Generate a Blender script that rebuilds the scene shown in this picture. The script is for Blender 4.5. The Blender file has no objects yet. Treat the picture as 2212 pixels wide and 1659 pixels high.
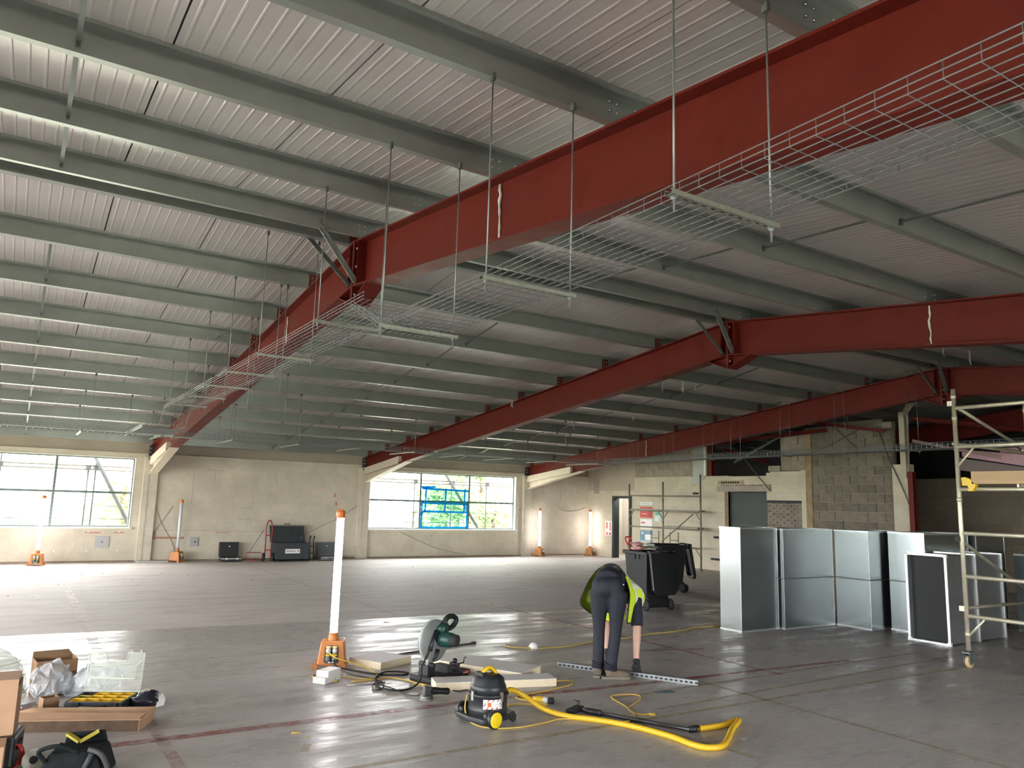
import bpy, bmesh, math, random
from mathutils import Vector, Matrix, noise
R_ = random.Random(7)
sc = bpy.context.scene
COL = sc.collection
PI = math.pi

# ---------------------------------------------------------------- camera
cam_d = bpy.data.cameras.new('camera'); cam = bpy.data.objects.new('camera', cam_d); COL.objects.link(cam)
cam_d.sensor_fit = 'HORIZONTAL'; cam_d.sensor_width = 36.0; cam_d.lens = 36.0 * 1649.17 / 2212
cam_d.clip_start = 0.05; cam_d.clip_end = 400
def set_cam(yaw, pit, rol, loc):
    fw = Vector((math.sin(yaw) * math.cos(pit), math.cos(yaw) * math.cos(pit), math.sin(pit)))
    r = Vector((math.cos(yaw), -math.sin(yaw), 0)); u = r.cross(fw)
    r2 = math.cos(rol) * r + math.sin(rol) * u; u2 = -math.sin(rol) * r + math.cos(rol) * u
    m = Matrix((r2, u2, -fw)).transposed().to_4x4(); m.translation = loc
    cam.matrix_world = m
set_cam(0.56625836, 0.15441028, 0.02855496, (0, 0, 1.78))
sc.camera = cam

# ---------------------------------------------------------------- world, exposure
world = bpy.data.worlds.new('overcast'); sc.world = world; world.use_nodes = True
wn = world.node_tree.nodes; wn.clear()
bg = wn.new('ShaderNodeBackground'); wo = wn.new('ShaderNodeOutputWorld')
bg.inputs[0].default_value = (1.03, 0.985, 1.03, 1); bg.inputs[1].default_value = 9.0
world.node_tree.links.new(bg.outputs[0], wo.inputs[0])
sc.view_settings.view_transform = 'Standard'; sc.view_settings.look = 'None'
sc.view_settings.exposure = 1.95; sc.view_settings.gamma = 1.0; sc.view_settings.use_curve_mapping = False
cy = sc.cycles
cy.use_denoising = True; cy.max_bounces = 7; cy.diffuse_bounces = 5; cy.glossy_bounces = 3
cy.transmission_bounces = 4; cy.transparent_max_bounces = 12; cy.caustics_reflective = False; cy.caustics_refractive = False
cy.sample_clamp_indirect = 6.0

def portal(name, loc, sx, sy, rot):
    d = bpy.data.lights.new(name, 'AREA'); d.shape = 'RECTANGLE'; d.size = sx; d.size_y = sy
    d.cycles.is_portal = True
    o = bpy.data.objects.new(name, d); COL.objects.link(o); o.location = loc; o.rotation_euler = rot
    return o
WIN_Z0, WIN_Z1 = 0.862, 2.67
WIN_BAYS = [-8.9, -2.82, 9.12]           # start X of each three-pane window (leftmost unseen, added for its light), pane pitch 1.79
PANE = 1.79
FILL_NEAR_BAYS = [3.1]  # start X of unseen glazing added behind the camera for daylight
FILL_LEFT_BAYS = [-5.6, .4, 6.4, 12.4]        # start Y of glazed bays, unseen, added to the left end wall for daylight
FARY, NEARY = 22.34, -6.6
LEFTX, RIGHTX = -10.0, 25.0
for b in WIN_BAYS:   # daylight portals: guide sampling of the sky through each window opening
    portal('daylight_portal', (b + 1.5 * PANE, FARY + .16, (WIN_Z0 + WIN_Z1) / 2), 3 * PANE, WIN_Z1 - WIN_Z0, (-PI / 2, 0, 0))
for b in FILL_NEAR_BAYS:
    portal('daylight_portal', (b + 1.5 * PANE, NEARY - .16, (.1 + 2.7) / 2), 3 * PANE, 2.6, (PI / 2, 0, 0))

for b in FILL_LEFT_BAYS:
    portal('daylight_portal', (LEFTX - .16, b + 1.5 * PANE, 1.4), 3 * PANE, 2.6, (PI / 2, 0, -PI / 2))

# unseen rooflight strips added left of and behind the camera to brighten the floor: (x start, y from, y to)
FILL_ROOFLIGHTS = [(-8.484, -6.9, 7.87), (-8.484, 7.87, 22.6), (-5.484, -6.9, 7.87), (-5.484, 7.87, 22.6)] + [(x, -6.9, -2.2) for x in (3.516, 6.516)]
for rx, ry0, ry1 in FILL_ROOFLIGHTS:
    portal('daylight_portal', (rx + .5, (ry0 + ry1) / 2, 4.92 - .11 * abs((ry0 + ry1) / 2 - 7.87)), .98, ry1 - ry0, (math.atan(.11) if ry1 < 8 else -math.atan(.11), 0, 0))

# ---------------------------------------------------------------- helpers
def lin(c):
    return tuple(((v / 255) / 12.92 if v / 255 <= .04045 else ((v / 255 + .055) / 1.055) ** 2.4) for v in c)
MATS = {}
def mat(name, col, rough=.6, metal=0., var=0., vscale=6., bump=0., bscale=30., spec=.5, emit=None, col2=None, stretch=None, rvar=0., coat=0., trans=None):
    if name in MATS: return MATS[name]
    m = bpy.data.materials.new(name); m.use_nodes = True; nt = m.node_tree; n = nt.nodes; l = nt.links
    p = n['Principled BSDF']
    p.inputs['Base Color'].default_value = (*col, 1); p.inputs['Roughness'].default_value = rough; p.inputs['Metallic'].default_value = metal
    p.inputs['Specular IOR Level'].default_value = spec
    if coat: p.inputs['Coat Weight'].default_value = coat
    if emit: p.inputs['Emission Color'].default_value = (*emit[:3], 1); p.inputs['Emission Strength'].default_value = emit[3]
    if var or bump or rvar or col2:
        tc = n.new('ShaderNodeTexCoord'); mp = n.new('ShaderNodeMapping'); l.new(tc.outputs['Object'], mp.inputs[0])
        if stretch: mp.inputs['Scale'].default_value = stretch
        nz = n.new('ShaderNodeTexNoise'); nz.inputs['Scale'].default_value = vscale; nz.inputs['Detail'].default_value = 6; nz.inputs['Roughness'].default_value = .65
        l.new(mp.outputs[0], nz.inputs['Vector'])
        if var or col2:
            mr = n.new('ShaderNodeMapRange'); mr.inputs[1].default_value = .3; mr.inputs[2].default_value = .7
            l.new(nz.outputs[0], mr.inputs[0])
            mx = n.new('ShaderNodeMix'); mx.data_type = 'RGBA'; l.new(mr.outputs[0], mx.inputs[0])
            a = tuple(c * (1 - var) for c in col); b = col2 if col2 else tuple(min(1, c * (1 + var)) for c in col)
            mx.inputs[6].default_value = (*a, 1); mx.inputs[7].default_value = (*b, 1); l.new(mx.outputs[2], p.inputs['Base Color'])
        if rvar:
            mr2 = n.new('ShaderNodeMapRange'); mr2.inputs[1].default_value = .3; mr2.inputs[2].default_value = .7
            mr2.inputs[3].default_value = max(.02, rough - rvar); mr2.inputs[4].default_value = min(1, rough + rvar)
            l.new(nz.outputs[0], mr2.inputs[0]); l.new(mr2.outputs[0], p.inputs['Roughness'])
        if bump:
            nb = n.new('ShaderNodeTexNoise'); nb.inputs['Scale'].default_value = bscale; nb.inputs['Detail'].default_value = 4
            l.new(mp.outputs[0], nb.inputs['Vector'])
            bp = n.new('ShaderNodeBump'); bp.inputs['Strength'].default_value = bump; bp.inputs['Distance'].default_value = .02
            l.new(nb.outputs[0], bp.inputs['Height']); l.new(bp.outputs[0], p.inputs['Normal'])
    if trans is not None:   # see-through film or glass: tinted transparency mixed with the surface
        out = n['Material Output']; t = n.new('ShaderNodeBsdfTransparent'); t.inputs[0].default_value = (*trans[:3], 1)
        mxs = n.new('ShaderNodeMixShader'); mxs.inputs[0].default_value = trans[3]
        l.new(t.outputs[0], mxs.inputs[1]); l.new(p.outputs[0], mxs.inputs[2]); l.new(mxs.outputs[0], out.inputs[0])
    MATS[name] = m; return m

class MB:
    """collects shapes, builds ONE mesh object"""
    def __init__(s): s.v = []; s.f = []; s.sm = []
    def add(s, vs, fs, smooth=False):
        o = len(s.v); s.v += [tuple(v) for v in vs]; s.f += [tuple(i + o for i in f) for f in fs]; s.sm += [smooth] * len(fs); return s
    def box(s, x0, x1, y0, y1, z0, z1):
        vs = [(x, y, z) for z in (z0, z1) for y in (y0, y1) for x in (x0, x1)]
        return s.add(vs, [(0, 2, 3, 1), (4, 5, 7, 6), (0, 1, 5, 4), (2, 6, 7, 3), (0, 4, 6, 2), (1, 3, 7, 5)])
    def hexa(s, b, t):      # bottom quad, top quad (same winding, CCW from above)
        return s.add(list(b) + list(t), [(3, 2, 1, 0), (4, 5, 6, 7), (0, 1, 5, 4), (1, 2, 6, 5), (2, 3, 7, 6), (3, 0, 4, 7)])
    def bar(s, p0, p1, w, h, up=(0, 0, 1)):     # rectangular bar between points
        p0, p1 = Vector(p0), Vector(p1); d = (p1 - p0).normalized(); u = Vector(up)
        if abs(d.dot(u)) > .98: u = Vector((1, 0, 0))
        sd = d.cross(u).normalized(); u = sd.cross(d).normalized()
        q = [(-1, -1), (1, -1), (1, 1), (-1, 1)]
        vs = [p + sd * (a * w / 2) + u * (b * h / 2) for p in (p0, p1) for a, b in q]
        return s.add(vs, [(3, 2, 1, 0), (4, 5, 6, 7), (0, 1, 5, 4), (1, 2, 6, 5), (2, 3, 7, 6), (3, 0, 4, 7)])
    def tube(s, pts, r, n=8, closed=False, caps=True):
        pts = [Vector(p) for p in pts]; N = len(pts); rs = r if isinstance(r, (list, tuple)) else [r] * N
        rings = []; prev = None
        for i in range(N):
            a = pts[i - 1] if (i or closed) else pts[0]; b = pts[(i + 1) % N] if (i < N - 1 or closed) else pts[-1]
            d = (b - a); d = d.normalized() if d.length > 1e-9 else Vector((0, 0, 1))
            if prev is None:
                u = Vector((0, 0, 1)) if abs(d.z) < .9 else Vector((1, 0, 0)); sd = d.cross(u).normalized()
            else:
                sd = (prev - d * prev.dot(d)); sd = sd.normalized() if sd.length > 1e-6 else prev
            prev = sd; u = sd.cross(d).normalized()
            rings.append([pts[i] + (sd * math.cos(2 * PI * k / n) + u * math.sin(2 * PI * k / n)) * rs[i] for k in range(n)])
        vs = [v for rg in rings for v in rg]; fs = []
        for i in range(N if closed else N - 1):
            j = (i + 1) % N
            for k in range(n): fs.append((i * n + k, i * n + (k + 1) % n, j * n + (k + 1) % n, j * n + k))
        if caps and not closed: fs.append(tuple(range(n))[::-1]); fs.append(tuple((N - 1) * n + k for k in range(n)))
        return s.add(vs, fs, n > 4)
    def cyl(s, p0, p1, r0, r1=None, n=16): return s.tube([p0, p1], [r0, r0 if r1 is None else r1], n)
    def lathe(s, prof, n=24, c=(0, 0, 0), axis=None, smooth=True):  # prof: (r,h); axis vector
        c = Vector(c); ax = Vector(axis or (0, 0, 1)).normalized(); u = Vector((1, 0, 0)) if abs(ax.x) < .9 else Vector((0, 1, 0))
        sd = ax.cross(u).normalized(); u = sd.cross(ax).normalized(); vs = []
        for r, h in prof:
            for k in range(n):
                a = 2 * PI * k / n; vs.append(c + ax * h + (sd * math.cos(a) + u * math.sin(a)) * max(r, 1e-4))
        fs = []
        for i in range(len(prof) - 1):
            for k in range(n): fs.append((i * n + k, i * n + (k + 1) % n, (i + 1) * n + (k + 1) % n, (i + 1) * n + k))
        fs.append(tuple(range(n))[::-1]); fs.append(tuple((len(prof) - 1) * n + k for k in range(n)))
        return s.add(vs, fs, smooth)
    def prism(s, poly, ext):   # planar polygon of 3D points extruded along ext
        e = Vector(ext); n = len(poly); p = [Vector(q) for q in poly]
        vs = p + [q + e for q in p]
        return s.add(vs, [tuple(range(n))[::-1], tuple(range(n, 2 * n))] + [(i, (i + 1) % n, n + (i + 1) % n, n + i) for i in range(n)])
    def ellipsoid(s, c, r, n=14, m=8, rot=None):
        vs = []; c = Vector(c)
        for i in range(m + 1):
            t = PI * i / m
            for k in range(n):
                a = 2 * PI * k / n; p = Vector((r[0] * math.sin(t) * math.cos(a), r[1] * math.sin(t) * math.sin(a), r[2] * math.cos(t)))
                if rot: p = rot @ p
                vs.append(c + p)
        fs = [(i * n + k, (i + 1) * n + k, (i + 1) * n + (k + 1) % n, i * n + (k + 1) % n) for i in range(m) for k in range(n)]
        return s.add(vs, fs, True)
    def mesh(s, name, bev=0., weld=False):
        me = bpy.data.meshes.new(name); me.from_pydata(s.v, [], s.f)
        me.polygons.foreach_set('use_smooth', s.sm)
        bm = bmesh.new(); bm.from_mesh(me)
        if weld: bmesh.ops.remove_doubles(bm, verts=bm.verts, dist=1e-4)
        bmesh.ops.recalc_face_normals(bm, faces=bm.faces); bm.to_mesh(me); bm.free(); me.update(); return me
    def build(s, name, m, parent=None, bev=0., weld=False, seg=2):
        o = bpy.data.objects.new(name, s.mesh(name, weld=weld)); COL.objects.link(o); o.data.materials.append(m)
        if parent: o.parent = parent
        if bev:
            b = o.modifiers.new('bevel', 'BEVEL'); b.width = bev; b.segments = seg; b.limit_method = 'ANGLE'; b.angle_limit = .6
        return o
def tag(o, label, cat, group=None, kind=None):
    o['label'] = label; o['category'] = cat
    if group: o['group'] = group
    if kind: o['kind'] = kind
    return o
def thing(name, label, cat, loc=(0, 0, 0), rz=0., group=None):
    o = bpy.data.objects.new(name, None); COL.objects.link(o); o.location = loc; o.rotation_euler = (0, 0, rz); o.empty_display_size = .1
    return tag(o, label, cat, group)
def struct(name, mb, m, parent=None, **k):
    o = mb.build(name, m, parent, **k)
    if parent is None: o['kind'] = 'structure'
    return o
def copyobj(o, parent, loc=None, rot=None):
    c = o.copy(); COL.objects.link(c); c.parent = parent
    if loc is not None: c.location = loc
    if rot is not None: c.rotation_euler = rot
    return c
def text(name, s, size, m, parent, loc, rot, ext=.0006, align='CENTER'):
    d = bpy.data.curves.new(name, 'FONT'); d.body = s; d.size = size; d.extrude = ext; d.align_x = align; d.align_y = 'CENTER'
    o = bpy.data.objects.new(name, d); COL.objects.link(o)
    me = bpy.data.meshes.new_from_object(o.evaluated_get(bpy.context.evaluated_depsgraph_get())); bpy.data.objects.remove(o)
    me.materials.clear(); me.materials.append(m); o = bpy.data.objects.new(name, me); COL.objects.link(o); o.parent = parent; o.location = loc; o.rotation_euler = rot; return o
def smooth_path(pts, n=6, closed=False):
    P = [Vector(p) for p in pts]; out = []; N = len(P)
    for i in range(N if closed else N - 1):
        p0 = P[i - 1] if (i or closed) else P[0]; p1 = P[i]; p2 = P[(i + 1) % N]; p3 = P[(i + 2) % N] if (closed or i + 2 < N) else P[-1]
        for k in range(n):
            t = k / n
            out.append(.5 * ((2 * p1) + (p2 - p0) * t + (2 * p0 - 5 * p1 + 4 * p2 - p3) * t * t + (-p0 + 3 * p1 - 3 * p2 + p3) * t ** 3))
    if not closed: out.append(P[-1])
    return out

# ---------------------------------------------------------------- materials
def block_mat(name, c1, c2, mortar, w=.45, h=.225, ms=.008, bump=.35, stain=None, swap='x'):
    """painted masonry: fine course relief and wear (far away: pieces not told apart)"""
    m = bpy.data.materials.new(name); m.use_nodes = True; nt = m.node_tree; n = nt.nodes; l = nt.links; p = n['Principled BSDF']
    p.inputs['Roughness'].default_value = .75; p.inputs['Specular IOR Level'].default_value = .3
    tc = n.new('ShaderNodeTexCoord'); sp = n.new('ShaderNodeSeparateXYZ'); l.new(tc.outputs['Object'], sp.inputs[0])
    cb = n.new('ShaderNodeCombineXYZ'); l.new(sp.outputs['X' if swap == 'x' else 'Y'], cb.inputs[0]); l.new(sp.outputs['Z'], cb.inputs[1])
    br = n.new('ShaderNodeTexBrick'); br.inputs['Scale'].default_value = 1; br.inputs['Brick Width'].default_value = w; br.inputs['Row Height'].default_value = h
    br.inputs['Mortar Size'].default_value = ms; br.inputs['Mortar Smooth'].default_value = .6; br.inputs['Color1'].default_value = (*c1, 1); br.inputs['Color2'].default_value = (*c2, 1); br.inputs['Mortar'].default_value = (*mortar, 1)
    l.new(cb.outputs[0], br.inputs['Vector'])
    nz = n.new('ShaderNodeTexNoise'); nz.inputs['Scale'].default_value = 1.3; nz.inputs['Detail'].default_value = 9; nz.inputs['Roughness'].default_value = .7; l.new(tc.outputs['Object'], nz.inputs['Vector'])
    mr = n.new('ShaderNodeMapRange'); mr.inputs[1].default_value = .35; mr.inputs[2].default_value = .7; mr.inputs[3].default_value = .8; mr.inputs[4].default_value = 1.06; l.new(nz.outputs[0], mr.inputs[0])
    mx = n.new('ShaderNodeMix'); mx.data_type = 'RGBA'; mx.blend_type = 'MULTIPLY'; mx.inputs[0].default_value = 1
    l.new(br.outputs[0], mx.inputs[6]); l.new(mr.outputs[0], mx.inputs[7]); l.new(mx.outputs[2], p.inputs['Base Color'])
    bp = n.new('ShaderNodeBump'); bp.inputs['Strength'].default_value = bump; bp.inputs['Distance'].default_value = .01; bp.invert = True
    l.new(br.outputs['Fac'], bp.inputs['Height']); l.new(bp.outputs[0], p.inputs['Normal'])
    MATS[name] = m; return m
cream = (.65, .595, .475)
M_wall = block_mat('cream painted blockwork', cream, (.64, .585, .467), (.62, .565, .45), bump=.15)
M_wall_y = block_mat('cream painted blockwork end wall', (.62, .56, .42), (.60, .54, .41), (.57, .51, .39), swap='y')
M_band = mat('beige fascia board', (.42, .37, .29), .7, var=.08, vscale=2)
M_red = mat('red oxide steel paint', (.118, .0115, .0065), .5, var=.14, vscale=3, rvar=.08, spec=.22)
M_galv = mat('galvanised purlin steel', (.33, .355, .325), .34, .65, var=.08, vscale=3)
M_galvd = mat('galvanised dark angle', (.13, .15, .14), .45, .5, var=.12, vscale=10)
M_roof = mat('roof liner steel', (.50, .465, .45), .28, .22, spec=.6)
M_wire = mat('zinc plated wire', (.26, .28, .28), .42, .6); M_cross = mat('zinc cross wire', (.22, .24, .24), .4, .8)
M_chan = mat('zinc channel', (.34, .355, .30), .42, .6, var=.1, vscale=20)
M_duct = mat('galvanised duct sheet', (.34, .37, .37), .25, .94)
M_ductflange = mat('duct flange', (.60, .63, .63), .32, .8, var=.1, vscale=8)
M_black = mat('black plastic', (.012, .013, .014), .45, var=.2, vscale=8)
M_rubber = mat('black rubber', (.015, .015, .015), .75)
M_dark = mat('dark matt', (.02, .021, .022), .7)
M_orange = mat('orange plastic', (.52, .19, .045), .5, var=.08, vscale=6)
M_yellow = mat('yellow plastic', (.72, .46, .015), .42, var=.06, vscale=8)
M_ycable = mat('yellow cable', (.62, .42, .07), .5)
M_white = mat('white plastic', (.78, .78, .76), .45)
M_steel = mat('bright steel', (.55, .55, .54), .3, .95)
M_alu = mat('scaffold aluminium', (.62, .57, .44), .42, .55, var=.14, vscale=12)
M_alud = mat('weathered scaffold tube', (.22, .20, .15), .55, .3, var=.2, vscale=12)
M_card = mat('cardboard', (.40, .25, .15), .8, var=.08, vscale=5)
M_cardd = mat('brown cardboard', (.27, .16, .085), .85, var=.12, vscale=5)
M_foamside = mat('foam edge', (.72, .62, .44), .8, var=.06, vscale=20)
M_foil = mat('foil facing', (.62, .60, .59), .6, var=.06, vscale=5)
M_green = mat('saw green', (.012, .055, .045), .4)
M_saw = mat('saw grey alloy', (.20, .215, .21), .5, .15, var=.12, vscale=9)
M_glass = mat('window glass', (.8, .9, .88), .02, trans=(.93, .96, .95, .05)); M_glassf = mat('dimmed window glass', (.8, .9, .88), .05, trans=(.86, .88, .86, .05))  # far panes: tint added to cut the daylight coming through
M_wframe = mat('grey window frame', (.13, .17, .15), .5)
M_sill = mat('white reveal', (.78, .75, .68), .6)
M_dgreen = mat('dark green door paint', (.020, .030, .027), .5, var=.1)
M_conc = mat('precast concrete', (.36, .31, .26), .85, var=.15, vscale=6, bump=.2)
M_block = [mat('concrete block %s' % 'abc'[i], c, .92, var=.18, vscale=9, bump=.5, bscale=40) for i, c in enumerate([(.175, .15, .112), (.20, .17, .128), (.155, .13, .098)])]
M_blockl = [mat('pale block %s' % 'ab'[i], c, .92, var=.15, vscale=9, bump=.4, bscale=40) for i, c in enumerate([(.33, .28, .225), (.285, .24, .19)])]
M_brick = [mat('grey brick %s' % 'ab'[i], c, .92, var=.2, vscale=14, bump=.4, bscale=50) for i, c in enumerate([(.24, .20, .155), (.19, .155, .12)])]
M_mortar = mat('mortar', (.30, .26, .20), .95, var=.15, vscale=10, bump=.4, bscale=60)
M_deep = mat('shade black wall', (.012, .011, .011), .95)  # near-black colour stands in for the unlit depth behind the end wall
# ================================================================= floor
APY, APZ, SL = 7.87, 4.62, .11          # ridge line, top of rafters, roof slope
def rtop(y): return APZ - SL * abs(y - APY)
def floor_material():
    m = bpy.data.materials.new('worn concrete slab'); m.use_nodes = True; nt = m.node_tree; n = nt.nodes; l = nt.links; p = n['Principled BSDF']
    tc = n.new('ShaderNodeTexCoord'); co = tc.outputs['Object']
    def nz(scale, det=6, st=None, rough=.6):
        t = n.new('ShaderNodeTexNoise'); t.inputs['Scale'].default_value = scale; t.inputs['Detail'].default_value = det; t.inputs['Roughness'].default_value = rough
        if st:
            mp = n.new('ShaderNodeMapping'); mp.inputs['Scale'].default_value = st; l.new(co, mp.inputs[0]); l.new(mp.outputs[0], t.inputs['Vector'])
        else: l.new(co, t.inputs['Vector'])
        return t.outputs[0]
    def rng(v, a, b, c, d, smooth=False):
        r = n.new('ShaderNodeMapRange'); r.inputs[1].default_value = a; r.inputs[2].default_value = b; r.inputs[3].default_value = c; r.inputs[4].default_value = d
        if smooth: r.interpolation_type = 'SMOOTHSTEP'
        l.new(v, r.inputs[0]); return r.outputs[0]
    def mix(f, a, b, bt='MIX'):
        x = n.new('ShaderNodeMix'); x.data_type = 'RGBA'; x.blend_type = bt
        if isinstance(f, (int, float)): x.inputs[0].default_value = f
        else: l.new(f, x.inputs[0])
        for i, v in ((6, a), (7, b)):
            if isinstance(v, tuple): x.inputs[i].default_value = (*v, 1)
            else: l.new(v, x.inputs[i])
        return x.outputs[2]
    def mth(op, a, b):
        x = n.new('ShaderNodeMath'); x.operation = op
        for i, v in ((0, a), (1, b)):
            if isinstance(v, (int, float)): x.inputs[i].default_value = v
            else: l.new(v, x.inputs[i])
        return x.outputs[0]
    sp = n.new('ShaderNodeSeparateXYZ'); l.new(co, sp.inputs[0])
    big = nz(.35, 6); streak = nz(2.2, 7, (.35, 1.6, 1)); fine = nz(9, 8, (.6, 1.5, 1), .7); blot = nz(1.1, 8, None, .7)
    # the power-floated near slab
    near = mix(rng(big, .35, .65, 0, 1), (.40, .38, .365), (.48, .46, .44))
    near = mix(rng(fine, .50, .72, 0, .55), near, (.26, .245, .235))
    near = mix(rng(blot, .60, .72, 0, .5), near, (.28, .265, .25))
    # the scabbled far slab
    far = mix(rng(big, .35, .65, 0, 1), (.52, .485, .455), (.57, .53, .50))
    far = mix(rng(streak, .48, .68, 0, .8), far, (.42, .365, .325))
    far = mix(rng(blot, .55, .72, 0, .6), far, (.40, .35, .31))
    far = mix(rng(fine, .52, .72, 0, .7), far, (.34, .295, .255))
    edge = mth('ADD', sp.outputs['Y'], mth('MULTIPLY', sp.outputs['X'], .075))
    fac = rng(edge, 11.44, 11.5, 0, 1)
    l.new(mix(fac, near, far), p.inputs['Base Color'])
    rn = rng(streak, .40, .60, .22, .50); rn2 = mth('ADD', rn, rng(fine, .5, .8, 0, .12))
    rmix = n.new('ShaderNodeMix'); rmix.data_type = 'FLOAT'; l.new(fac, rmix.inputs[0]); l.new(rn2, rmix.inputs[2]); rmix.inputs[3].default_value = .72
    l.new(rmix.outputs[0], p.inputs['Roughness'])
    p.inputs['Specular IOR Level'].default_value = .32
    bp = n.new('ShaderNodeBump'); bp.inputs['Strength'].default_value = .5; bp.inputs['Distance'].default_value = .012
    h = mth('ADD', mth('MULTIPLY', nz(5, 3, (.5, 2.2, 1)), .6), mth('MULTIPLY', nz(28, 3), .25)); l.new(h, bp.inputs['Height']); l.new(bp.outputs[0], p.inputs['Normal'])
    return m
flo = struct('floor', MB().box(LEFTX, RIGHTX, NEARY, FARY, -.2, 0), floor_material())
def worn(name, col, thr=.5, wid=.12, rough=.5):
    m = mat(name, col, rough); nt = m.node_tree; n = nt.nodes; l = nt.links; p = n['Principled BSDF']; out = n['Material Output']
    tc = n.new('ShaderNodeTexCoord'); nz = n.new('ShaderNodeTexNoise'); nz.inputs['Scale'].default_value = 5; nz.inputs['Detail'].default_value = 9; nz.inputs['Roughness'].default_value = .75
    l.new(tc.outputs['Object'], nz.inputs['Vector']); mr = n.new('ShaderNodeMapRange'); mr.inputs[1].default_value = thr - wid; mr.inputs[2].default_value = thr + wid; l.new(nz.outputs[0], mr.inputs[0])
    t = n.new('ShaderNodeBsdfTransparent'); mx = n.new('ShaderNodeMixShader'); l.new(mr.outputs[0], mx.inputs[0]); l.new(t.outputs[0], mx.inputs[1]); l.new(p.outputs[0], mx.inputs[2]); l.new(mx.outputs[0], out.inputs[0])
    return m
W_red = worn('worn red floor paint', (.34, .10, .092), .53, .16); W_pink = worn('faded red floor paint', (.42, .28, .26), .58, .16)
W_yel = worn('worn yellow floor paint', (.44, .37, .23), .50, .16); W_joint = worn('slab joint', (.24, .225, .21), .5, .12, .8)
W_pale = worn('pale scuff', (.5, .48, .46), .52, .12); W_dark = worn('dark oily stain', (.085, .078, .074), .56, .12); W_blue = worn('blue marker paint', (.06, .2, .25), .52, .1)
def strip(x0, y0, x1, y1, w, m, name='floor_marking', z=.0012):
    mb = MB(); d = Vector((x1 - x0, y1 - y0, 0)); s = Vector((-d.y, d.x, 0)).normalized() * w / 2; a = Vector((x0, y0, z)); b = Vector((x1, y1, z))
    mb.add([a - s, b - s, b + s, a + s], [(0, 1, 2, 3)]); return mb.build(name, m, flo)
strip(.55, 6.35, 3.65, 6.27, .11, W_red); strip(3.65, 6.27, 6.4, 6.06, .10, W_red); strip(5.7, 6.12, 8.75, 5.93, .07, W_red, z=.0013)
strip(7.27, 14.2, 7.27, 5.75, .055, W_red); strip(6.75, 7.5, 7.62, 7.22, .07, W_red, z=.0014); strip(.96, 17, .96, 9.4, .12, W_pink); strip(1.02, 9.4, 1.1, 5.2, .09, W_pink)
strip(2.0, 5.13, 9.6, 5.06, .05, W_yel); strip(4.9, 5.78, 10.4, 5.86, .05, W_yel); strip(5.0, 5.3, 10.2, 5.5, .045, W_yel)
strip(6.19, 5.9, 6.21, 2.9, .05, W_yel); strip(4.42, 5.75, 4.72, 4.0, .05, W_yel); strip(2.9, 7.8, 3.9, 7.45, .03, W_pink)
strip(9.4, 3.9, 8.2, 3.55, .12, W_pale); strip(1.98, 5.75, 1.9, 5.6, .06, W_yel)
for (a, b, c, d) in [(-4, 9.1, 17, 9.3), (-4, 14.3, 17, 14.3), (8.75, -3, 8.75, 11), (8.2, 7.6, 12, 7.55), (5.2, 11.4, 5.2, 22), (-4, 18.5, 17, 18.5), (11.6, 11, 11.6, 22)]:
    strip(a, b, c, d, .014, W_joint, 'slab_joint', .0008)
strip(5.42, 5.78, 5.62, 5.72, .09, W_blue, z=.0016)

# ================================================================= far wall with windows
wb = MB(); xs = LEFTX
T0, T1 = FARY, FARY + .3; LEDGE = 2.80
for b in WIN_BAYS:
    wb.box(xs, b, T0, T1, 0, LEDGE); wb.box(b, b + 3 * PANE, T0, T1, 0, WIN_Z0); wb.box(b, b + 3 * PANE, T0, T1, WIN_Z1, LEDGE); xs = b + 3 * PANE
wb.box(xs, RIGHTX, T0, T1, 0, LEDGE)
wall_back = struct('wall_back', wb, M_wall)
struct('trim_1', MB().box(LEFTX, RIGHTX, FARY + .05, FARY + .3, LEDGE, 3.6), M_band)
for i, x in enumerate((-3.03, 2.97, 8.97, 14.97)):     # pilasters that carry the rafters
    MB().box(x - .22, x + .14, FARY - .09, FARY + .02, 0, 2.72).build('pilaster', M_wall, wall_back, bev=.01)
    MB().box(x - .15, x - .08, FARY - .1, FARY - .08, .0, 2.3).build('conduit', M_wall, wall_back)
struct('baseboard_back', MB().box(LEFTX, 17.6, FARY - .035, FARY + .01, .0, .035), mat('rough skirting line', (.25, .19, .14), .95, var=.3, vscale=12))
M_film = mat('blue tinted film', (.1, .4, .6), .25, trans=(.80, .96, .86, .10)); M_tape = mat('blue tape', (.0, .36, .72), .4, trans=(.1, .6, 1., .75))
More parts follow.
